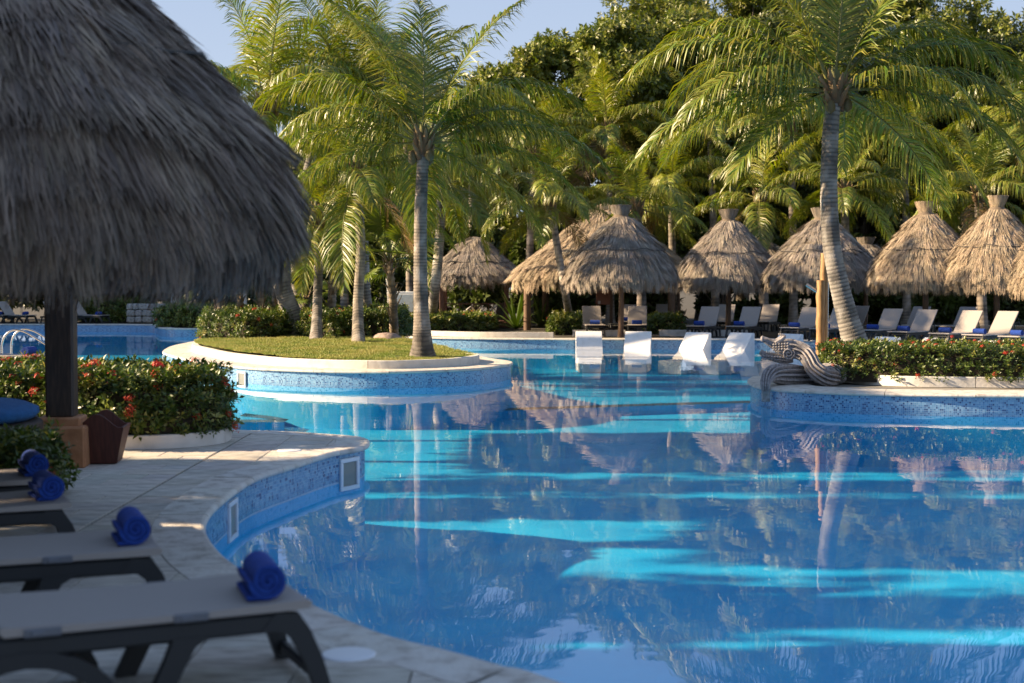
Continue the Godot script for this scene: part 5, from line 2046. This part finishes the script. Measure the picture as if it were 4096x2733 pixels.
func far_loungers() -> void:
	rng.seed = 230
	var g := "loungers on the far deck"
	# [label, foot, heading of the head end in degrees right of straight away, towel label]
	var list := [["far lounger facing the camera behind the leftmost pool lounger", Vector3(2.865, 0.000, -48.681), -2.0, "rolled blue towel on the far lounger behind the leftmost pool lounger"], ["far lounger facing the camera, right of the first umbrella's pole", Vector3(4.268, 0.000, -48.681), 6.0, "rolled blue towel on the far lounger behind the second pool lounger"], ["far lounger in the second row half hidden behind another", Vector3(4.351, 0.000, -53.368), 4.0, "rolled blue towel on the half hidden second row lounger"], ["sunlit second row lounger between two umbrellas", Vector3(5.721, 0.000, -54.415), 10.0, "rolled blue towel on the sunlit second row lounger"], ["far lounger behind the third pool lounger, angled right", Vector3(6.151, 0.000, -47.431), 24.0, "rolled blue towel on the far lounger behind the third pool lounger"], ["far lounger behind the fourth pool lounger, angled right", Vector3(7.396, 0.000, -47.028), 28.0, "rolled blue towel on the far lounger behind the fourth pool lounger"], ["second row lounger beside the grey umbrella's pole", Vector3(7.737, 0.000, -53.368), 20.0, ""], ["second row lounger right of the grey umbrella's pole", Vector3(9.324, 0.000, -53.368), 24.0, ""], ["far lounger behind the serpent's head", Vector3(8.883, 0.000, -45.484), 36.0, "rolled blue towel on the far lounger behind the serpent's head"], ["far lounger hidden partly by the timber shower post", Vector3(9.595, 0.000, -44.391), 38.0, "rolled blue towel beside the timber shower post"], ["far lounger just right of the leaning palm's foot", Vector3(10.748, 0.000, -43.012), 42.0, "rolled blue towel just right of the leaning palm's foot"], ["second row lounger with a lit strip behind the leaning palm", Vector3(11.392, 0.000, -49.551), 40.0, ""], ["far lounger below the golden umbrella, left of its pole", Vector3(11.236, 0.000, -41.405), 46.0, "rolled blue towel below the golden umbrella"], ["far sunlit lounger right of the golden umbrella's pole", Vector3(11.995, 0.000, -39.913), 50.0, "rolled blue towel right of the golden umbrella's pole"], ["second row lounger behind the golden umbrella's pole", Vector3(12.979, 0.000, -47.840), 44.0, ""], ["second row lounger in shade right of the golden umbrella", Vector3(14.273, 0.000, -47.028), 46.0, ""], ["bright backed far lounger left of the rightmost pole", Vector3(12.575, 0.000, -38.795), 52.0, "rolled blue towel left of the rightmost umbrella pole"], ["far lounger at the right edge beyond the rightmost pole", Vector3(13.116, 0.000, -37.482), 54.0, "rolled blue towel at the far right edge"]]
	for l in list:
		var a := deg_to_rad(l[2])
		place_lounger(l[0], l[1], Vector2(sin(a), -cos(a)), l[3], 0.3, g)
	var left := [["far left lounger beside the stone planter across the pool", Vector3(-18.739, -0.022, -65.400), "rolled blue towel on the lounger beside the stone planter"], ["far left lounger just right of the pergola post", Vector3(-20.043, -0.028, -65.600), "rolled blue towel just right of the pergola post"], ["far left lounger just left of the pergola post", Vector3(-22.174, -0.028, -65.600), "rolled blue towel just left of the pergola post"], ["leftmost far lounger across the pool", Vector3(-23.331, -0.033, -65.800), "rolled blue towel on the leftmost far lounger"]]
	for l in left:
		place_lounger(l[0], l[1] * Vector3(1, 0, 1), Vector2(-0.93, -0.36), l[2], 0.3, "loungers across the left pool")
	side_table("dark side table beside the pole of the first far umbrella", Vector3(3.600, 0.000, -49.551))
	side_table("dark side table between the loungers under the golden umbrella", Vector3(12.427, 0.000, -43.349))
	side_table("dark side table between the loungers under the grey umbrella", Vector3(8.460, 0.000, -50.453))


func far_plants() -> void:
	var gr := [Color(0.09, 0.125, 0.022), Color(0.155, 0.18, 0.034), Color(0.24, 0.225, 0.055)]
	hedge("far_hedge", "sunlit green hedge before the gazebo", PackedVector2Array([Vector2(-4.012, -52.360), Vector2(-1.881, -53.368), Vector2(-0.773, -56.066), Vector2(-0.832, -60.337), Vector2(-4.434, -59.052)]), 0.0, 0.5, 70.0, 0.24, 24, 0.12, 101, gr, 0.3, "hedges on the far deck")
	hedge("far_hedge", "low hedge left of the first far lounger", PackedVector2Array([Vector2(1.438, -50.453), Vector2(2.520, -51.389), Vector2(2.750, -56.066), Vector2(1.598, -56.066)]), 0.0, 0.55, 70.0, 0.24, 6, 0.1, 102, gr, 0.3, "hedges on the far deck")
	hedge("far_hedge", "low hedge between the facing loungers and the angled ones", PackedVector2Array([Vector2(4.977, -51.870), Vector2(6.121, -51.870), Vector2(6.550, -55.505), Vector2(5.325, -55.505)]), 0.0, 0.5, 70.0, 0.24, 4, 0.1, 103, gr, 0.3, "hedges on the far deck")
	hedge("far_hedge", "dark bushes across the left pool beside the stone planter", PackedVector2Array([Vector2(-20.6, -67.6), Vector2(-17.6, -67.4), Vector2(-17.6, -68.6), Vector2(-20.6, -68.6)]), 0.0, 0.95, 50.0, 0.3, 0, 0.1, 104, gr, 0.3, "hedges on the far deck")
	hedge("far_hedge", "bush on the small peninsula at the left", PackedVector2Array([Vector2(-15.0, -60.0), Vector2(-13.0, -59.2), Vector2(-11.4, -61.6), Vector2(-12.5, -63.5), Vector2(-14.8, -63.0)]), 0.0, 0.75, 60.0, 0.28, 6, 0.1, 105, gr, 0.3, "hedges on the far deck")
	hedge("far_hedge", "long dark shrub line behind the island's left end", PackedVector2Array([Vector2(-11.6, -64.0), Vector2(-8.6, -62.6), Vector2(-8.6, -64.2), Vector2(-11.6, -65.4)]), 0.0, 1.0, 60.0, 0.28, 6, 0.1, 106, gr, 0.3, "hedges on the far deck")
	rosette("spiky_plant", "spiky fan plant on the peninsula", Vector3(-14.2, 0.45, -61.0), 26, 1.3, 0.045, Color(0.11, 0.16, 0.035), 63)
	rosette("spiky_plant", "arching green plant left of the pavilion post", Vector3(0.175, 0.129, -57.000) * Vector3(1, 0, 1), 26, 1.7, 0.06, Color(0.10, 0.15, 0.03), 64)
	rosette("spiky_plant", "arching green plant right of the gazebo railing", Vector3(1.195, 0.083, -60.000) * Vector3(1, 0, 1), 22, 1.6, 0.06, Color(0.10, 0.15, 0.03), 65)
	# stone planter and white columns across the left pool
	var t := thing("stone_planter", "low rubble stone planter wall across the left pool", "planter", Vector3(-16.9, 0, -66.2))
	rng.seed = 300
	for row in 3:
		var x := -0.95
		while x < 0.9:
			var w := r(0.28, 0.5)
			var b := MB.new()
			b.rbox(Vector3(x + w / 2, 0.17 + row * 0.3, r(-0.02, 0.02)), Vector3(w - 0.02, 0.285, 0.8), 0.05, Basis(Vector3.BACK, r(-0.05, 0.05)), tint(Color(1, 1, 1), 0.15))
			obj("stone", b, M.rubble, t)
			x += w
	for k in [["white round column beyond the left pool under the umbrella eave", -15.9, -67.0], ["white column half hidden behind the fan palm stems", -12.9, -68.5]]:
		var c := thing("white_column", k[0], "column", Vector3(k[1], 0, k[2]), 0.0, "white columns beyond the left pool")
		var s := MB.new()
		s.tube([Vector3(0, 0.0, 0), Vector3(0, 2.6, 0)], [0.15, 0.14], 16)
		obj("shaft", s, M.white_paint, c)
		var e := MB.new()
		e.rbox(Vector3(0, 2.66, 0), Vector3(0.4, 0.14, 0.4), 0.02)
		e.rbox(Vector3(0, 0.04, 0), Vector3(0.4, 0.09, 0.4), 0.02)
		obj("capital_and_base", e, M.white_paint, c)


func background() -> void:
	var g := "coconut palms behind the far deck"
	var list := [
		["leaning palm with a pale curved trunk before the pavilion", [Vector3(2.590, 0.000, -61.680), Vector3(1.991, 1.191, -52.000), Vector3(1.718, 2.781, -52.000), Vector3(1.382, 4.684, -52.000)], 0.26, 0.15, 15, 0.8, Color(0.40, 0.34, 0.27)],
		["small palm crown rising right behind the first umbrella", [Vector3(4.882, 0.261, -54.000) * Vector3(1, 0, 1), Vector3(4.909, 1.997, -54.000), Vector3(4.735, 4.634, -54.000)], 0.24, 0.17, 13, 0.75, Color(0.26, 0.21, 0.17)],
		["dark stemmed palm between the first and second umbrellas", [Vector3(6.803, 0.101, -60.000) * Vector3(1, 0, 1), Vector3(6.755, 2.764, -60.000), Vector3(6.687, 5.874, -60.000)], 0.26, 0.16, 15, 0.9, Color(0.24, 0.20, 0.15)],
		["palm with yellow flower stalks above the second umbrella", [Vector3(9.902, 0.208, -56.000) * Vector3(1, 0, 1), Vector3(9.885, 2.693, -56.000), Vector3(9.749, 5.084, -56.000)], 0.26, 0.18, 15, 0.85, Color(0.25, 0.21, 0.17)],
		["palm crown right behind the leaning palm trunk", [Vector3(12.743, 0.261, -54.000) * Vector3(1, 0, 1), Vector3(12.671, 2.657, -54.000), Vector3(12.565, 5.292, -54.000)], 0.26, 0.16, 15, 0.82, Color(0.27, 0.22, 0.17)],
		["bright green palm crown above the rightmost umbrella", [Vector3(17.542, 0.288, -53.000) * Vector3(1, 0, 1), Vector3(17.431, 2.640, -53.000), Vector3(17.319, 5.064, -53.000)], 0.26, 0.17, 16, 0.9, Color(0.27, 0.22, 0.17)],
		["tall palm in the middle distance left of the pavilion", [Vector3(0.772, 0.022, -63.000) * Vector3(1, 0, 1), Vector3(0.771, 2.817, -63.000), Vector3(0.961, 7.423, -63.000)], 0.28, 0.17, 17, 1.0, Color(0.27, 0.22, 0.17)],
		["tall palm behind the pavilion ridge", [Vector3(4.482, -0.032, -65.000) * Vector3(1, 0, 1), Vector3(4.474, 2.853, -65.000), Vector3(4.359, 8.789, -65.000)], 0.28, 0.17, 17, 1.05, Color(0.27, 0.22, 0.17)],
		["tall palm behind the second umbrella with dense fronds", [Vector3(9.120, -0.005, -64.000) * Vector3(1, 0, 1), Vector3(9.105, 2.835, -64.000), Vector3(8.878, 8.485, -64.000)], 0.28, 0.17, 17, 1.05, Color(0.27, 0.22, 0.17)],
		["tall palm behind the leaning palm's crown", [Vector3(12.453, 0.022, -63.000) * Vector3(1, 0, 1), Vector3(12.432, 2.817, -63.000), Vector3(12.292, 8.571, -63.000)], 0.28, 0.17, 17, 1.05, Color(0.27, 0.22, 0.17)],
		["tall palm above the golden umbrella", [Vector3(17.750, -0.005, -64.000) * Vector3(1, 0, 1), Vector3(17.720, 2.835, -64.000), Vector3(17.566, 8.097, -64.000)], 0.28, 0.17, 17, 1.0, Color(0.27, 0.22, 0.17)],
		["tall palm at the right edge behind the umbrellas", [Vector3(21.973, 0.101, -60.000) * Vector3(1, 0, 1), Vector3(21.936, 2.764, -60.000), Vector3(21.673, 8.425, -60.000)], 0.28, 0.17, 17, 1.05, Color(0.27, 0.22, 0.17)],
		["tall palm behind the gazebo", [Vector3(-1.876, -0.112, -68.000) * Vector3(1, 0, 1), Vector3(-1.872, 2.906, -68.000), Vector3(-1.970, 8.497, -68.000)], 0.28, 0.17, 17, 1.0, Color(0.27, 0.22, 0.17)],
		["palm far behind the island's tallest palm", [Vector3(-4.753, -0.058, -66.000) * Vector3(1, 0, 1), Vector3(-4.745, 2.870, -66.000), Vector3(-4.925, 10.298, -66.000)], 0.28, 0.17, 17, 1.1, Color(0.27, 0.22, 0.17)],
		["palm far behind the slim pale palm", [Vector3(-7.551, -0.005, -64.000) * Vector3(1, 0, 1), Vector3(-7.538, 2.835, -64.000), Vector3(-7.703, 9.456, -64.000)], 0.28, 0.17, 17, 1.1, Color(0.27, 0.22, 0.17)]]
	var k := 0
	for p in list:
		k += 1
		palm(p[0], p[1], p[2], p[3], crown(p[4], 60 + k, p[5]), 60 + k, g, {"sides": 9, "ring": 0.16, "pale": p[6]})
	# broad-leaved trees behind everything
	var dark := Color(0.085, 0.105, 0.019)
	var mid := Color(0.18, 0.20, 0.034)
	var trees := [
		["tall leafy tree whose crown meets the sky left of the centre", 1150, 72, 13.0, 3.4, 3.0, mid], ["leafy tree with a rounded crown left of the tallest tree", 1270, 71, 14.6, 3.6, 3.0, mid], ["tallest leafy tree behind the pavilion", 1420, 70, 15.2, 4.4, 3.0, mid], ["leafy tree behind the second umbrella's palms", 1610, 72, 16.5, 4.6, 3.0, mid], ["leafy tree behind the leaning palm's left fronds", 1780, 70, 15.5, 4.2, 3.0, dark], ["leafy tree behind the leaning palm's crown", 1950, 72, 16.0, 4.4, 3.0, dark], ["leafy tree right of the leaning palm's crown", 2120, 70, 15.5, 4.2, 3.0, mid], ["leafy tree behind the rightmost umbrellas", 2290, 70, 14.3, 4.0, 3.0, dark], ["leafy tree at the far right edge", 2440, 68, 13.5, 4.0, 3.0, mid], ["leafy tree in the back row above the pavilion", 1510, 78, 18.5, 4.6, 5.0, mid], ["leafy tree in the back row above the second umbrella", 1700, 78, 19.0, 4.8, 5.0, mid], ["leafy tree in the back row above the leaning palm", 1880, 78, 19.0, 4.8, 5.0, mid], ["leafy tree in the back row above the golden umbrella", 2060, 78, 18.5, 4.8, 5.0, mid], ["leafy tree in the back row right of the golden umbrella", 2220, 78, 17.5, 4.4, 5.0, mid],
		["lower leafy tree behind the gazebo", 1060, 74, 9.5, 3.4, 2.0, mid], ["lower leafy tree behind the island's right palms", 900, 74, 9.0, 3.4, 1.5, dark], ["lower leafy tree behind the island's left palms", 740, 74, 9.5, 3.4, 1.5, dark], ["dark leafy tree beyond the left pool, right of the white column", 560, 74, 8.0, 3.4, 1.2, dark], ["dark leafy tree beyond the left pool behind the white column", 380, 74, 8.0, 3.6, 1.2, dark], ["dark leafy tree beyond the left pool behind the loungers", 200, 74, 8.0, 3.6, 1.2, dark], ["dark leafy tree beyond the left pool at the edge", 20, 74, 8.0, 3.6, 1.2, dark]]
	k = 0
	for t in trees:
		k += 1
		var x: float = (t[1] - 1175.0) / 3264.0 * t[2]
		broad_tree("leafy_tree", t[0], Vector3(x, -0.03, -t[2]), t[3], t[4], t[5], 44, 5600, 0.46, t[6], 400 + k, "leafy trees behind the far deck")
	# understorey shrubs closing the view between the trunks
	var under := [["dark understorey bush behind the gazebo", 1100, 66, 4.2], ["dark understorey bush left of the pavilion", 1230, 68, 4.5], ["dark understorey bush behind the pavilion", 1380, 67, 4.5], ["dark understorey bush between first and second umbrella", 1520, 66, 4.5], ["dark understorey bush behind the second umbrella", 1650, 66, 4.4], ["dark understorey bush behind the second and third umbrella", 1790, 66, 4.6], ["dark understorey bush behind the leaning palm trunk", 1930, 66, 4.6], ["dark understorey bush left of the golden umbrella", 2060, 66, 4.6], ["dark understorey bush behind the golden umbrella", 2190, 66, 4.6], ["dark understorey bush behind the rightmost umbrellas", 2320, 66, 4.6], ["dark understorey bush at the right edge", 2440, 66, 4.6], ["dark understorey bush behind the island's tallest palm", 980, 70, 4.2], ["dark understorey bush behind the fan palm", 860, 70, 4.2], ["dark understorey bush behind the dark ringed palm", 740, 71, 4.2], ["dark understorey bush behind the leaning thick palm", 620, 71, 3.8]]
	for t in under:
		k += 1
		var x: float = (t[1] - 1175.0) / 3264.0 * t[2]
		broad_tree("tall_bush", t[0], Vector3(x, -0.03, -t[2]), t[3], 2.0, 0.35, 12, 1500, 0.5, Color(0.075, 0.10, 0.02), 500 + k, "understorey bushes")


func shade_trees() -> void:
	# a row of clipped trees outside the frame on the left: their gaps let the low sun through in stripes
	# [label, nearest and farthest depth, foot of the crown, height, x]
	var rows := [["clipped shade tree far left behind the camera", -8.0, -2.0, 0.2, 13.0, -12.0], ["clipped shade tree left of the camera", -2.1, 3.5, 0.2, 13.0, -12.0], ["clipped shade tree left of the nearest lounger", 3.4, 8.72, 0.2, 13.0, -12.0], ["narrow clipped shade tree left of the third lounger", 8.92, 9.75, 0.2, 6.0, -12.0], ["narrow clipped shade tree left of the fourth lounger", 10.62, 10.85, 0.2, 6.0, -12.0], ["high crowned shade tree left of the thatched umbrella", 8.2, 11.0, 6.0, 13.0, -12.0], ["low clipped tree left of the pergola", 11.62, 13.72, 0.2, 4.75, -12.0], ["slender clipped tree behind the low one", 12.55, 12.62, 4.5, 12.0, -12.4], ["high crowned tree left of the pergola", 11.0, 13.2, 7.9, 13.0, -11.8], ["high crowned tree left of the hedge", 14.5, 17.8, 6.1, 13.0, -12.0], ["clipped shade tree left of the deck's point", 17.7, 19.3, 0.2, 13.0, -12.0], ["narrow clipped shade tree left of the open water", 20.3, 20.9, 0.2, 13.0, -12.0], ["thin leaved tree behind the low clipped tree", 11.2, 14.3, 4.6, 8.0, -14.2, 80], ["thin leaved tree left of the open water", 19.0, 22.3, 3.0, 10.0, -14.2, 110], ["flat crowned tree left of the open water", 22.2, 25.2, 5.0, 7.8, -12.0], ["flat crowned tree farthest left of the open water", 25.1, 28.0, 5.0, 7.8, -12.0], ["tall clipped tree outside the far left, nearest of three", 56.0, 60.5, 0.2, 12.0, -31.0], ["tall clipped tree outside the far left, middle of three", 60.4, 65.0, 0.2, 12.0, -31.0], ["tall clipped tree outside the far left, farthest of three", 64.9, 70.0, 0.2, 12.0, -31.0]]
	var k := 0
	for t in rows:
		k += 1
		broad_tree("shade_tree", t[0], Vector3(t[5], 0, -(t[1] + t[2]) * 0.5), t[4], 1.2, t[3], 30, t[6] if t.size() > 6 else 3600, 0.6, Color(0.055, 0.08, 0.018), 600 + k, "clipped shade trees left of the deck", (t[2] - t[1]) * 0.5, true)
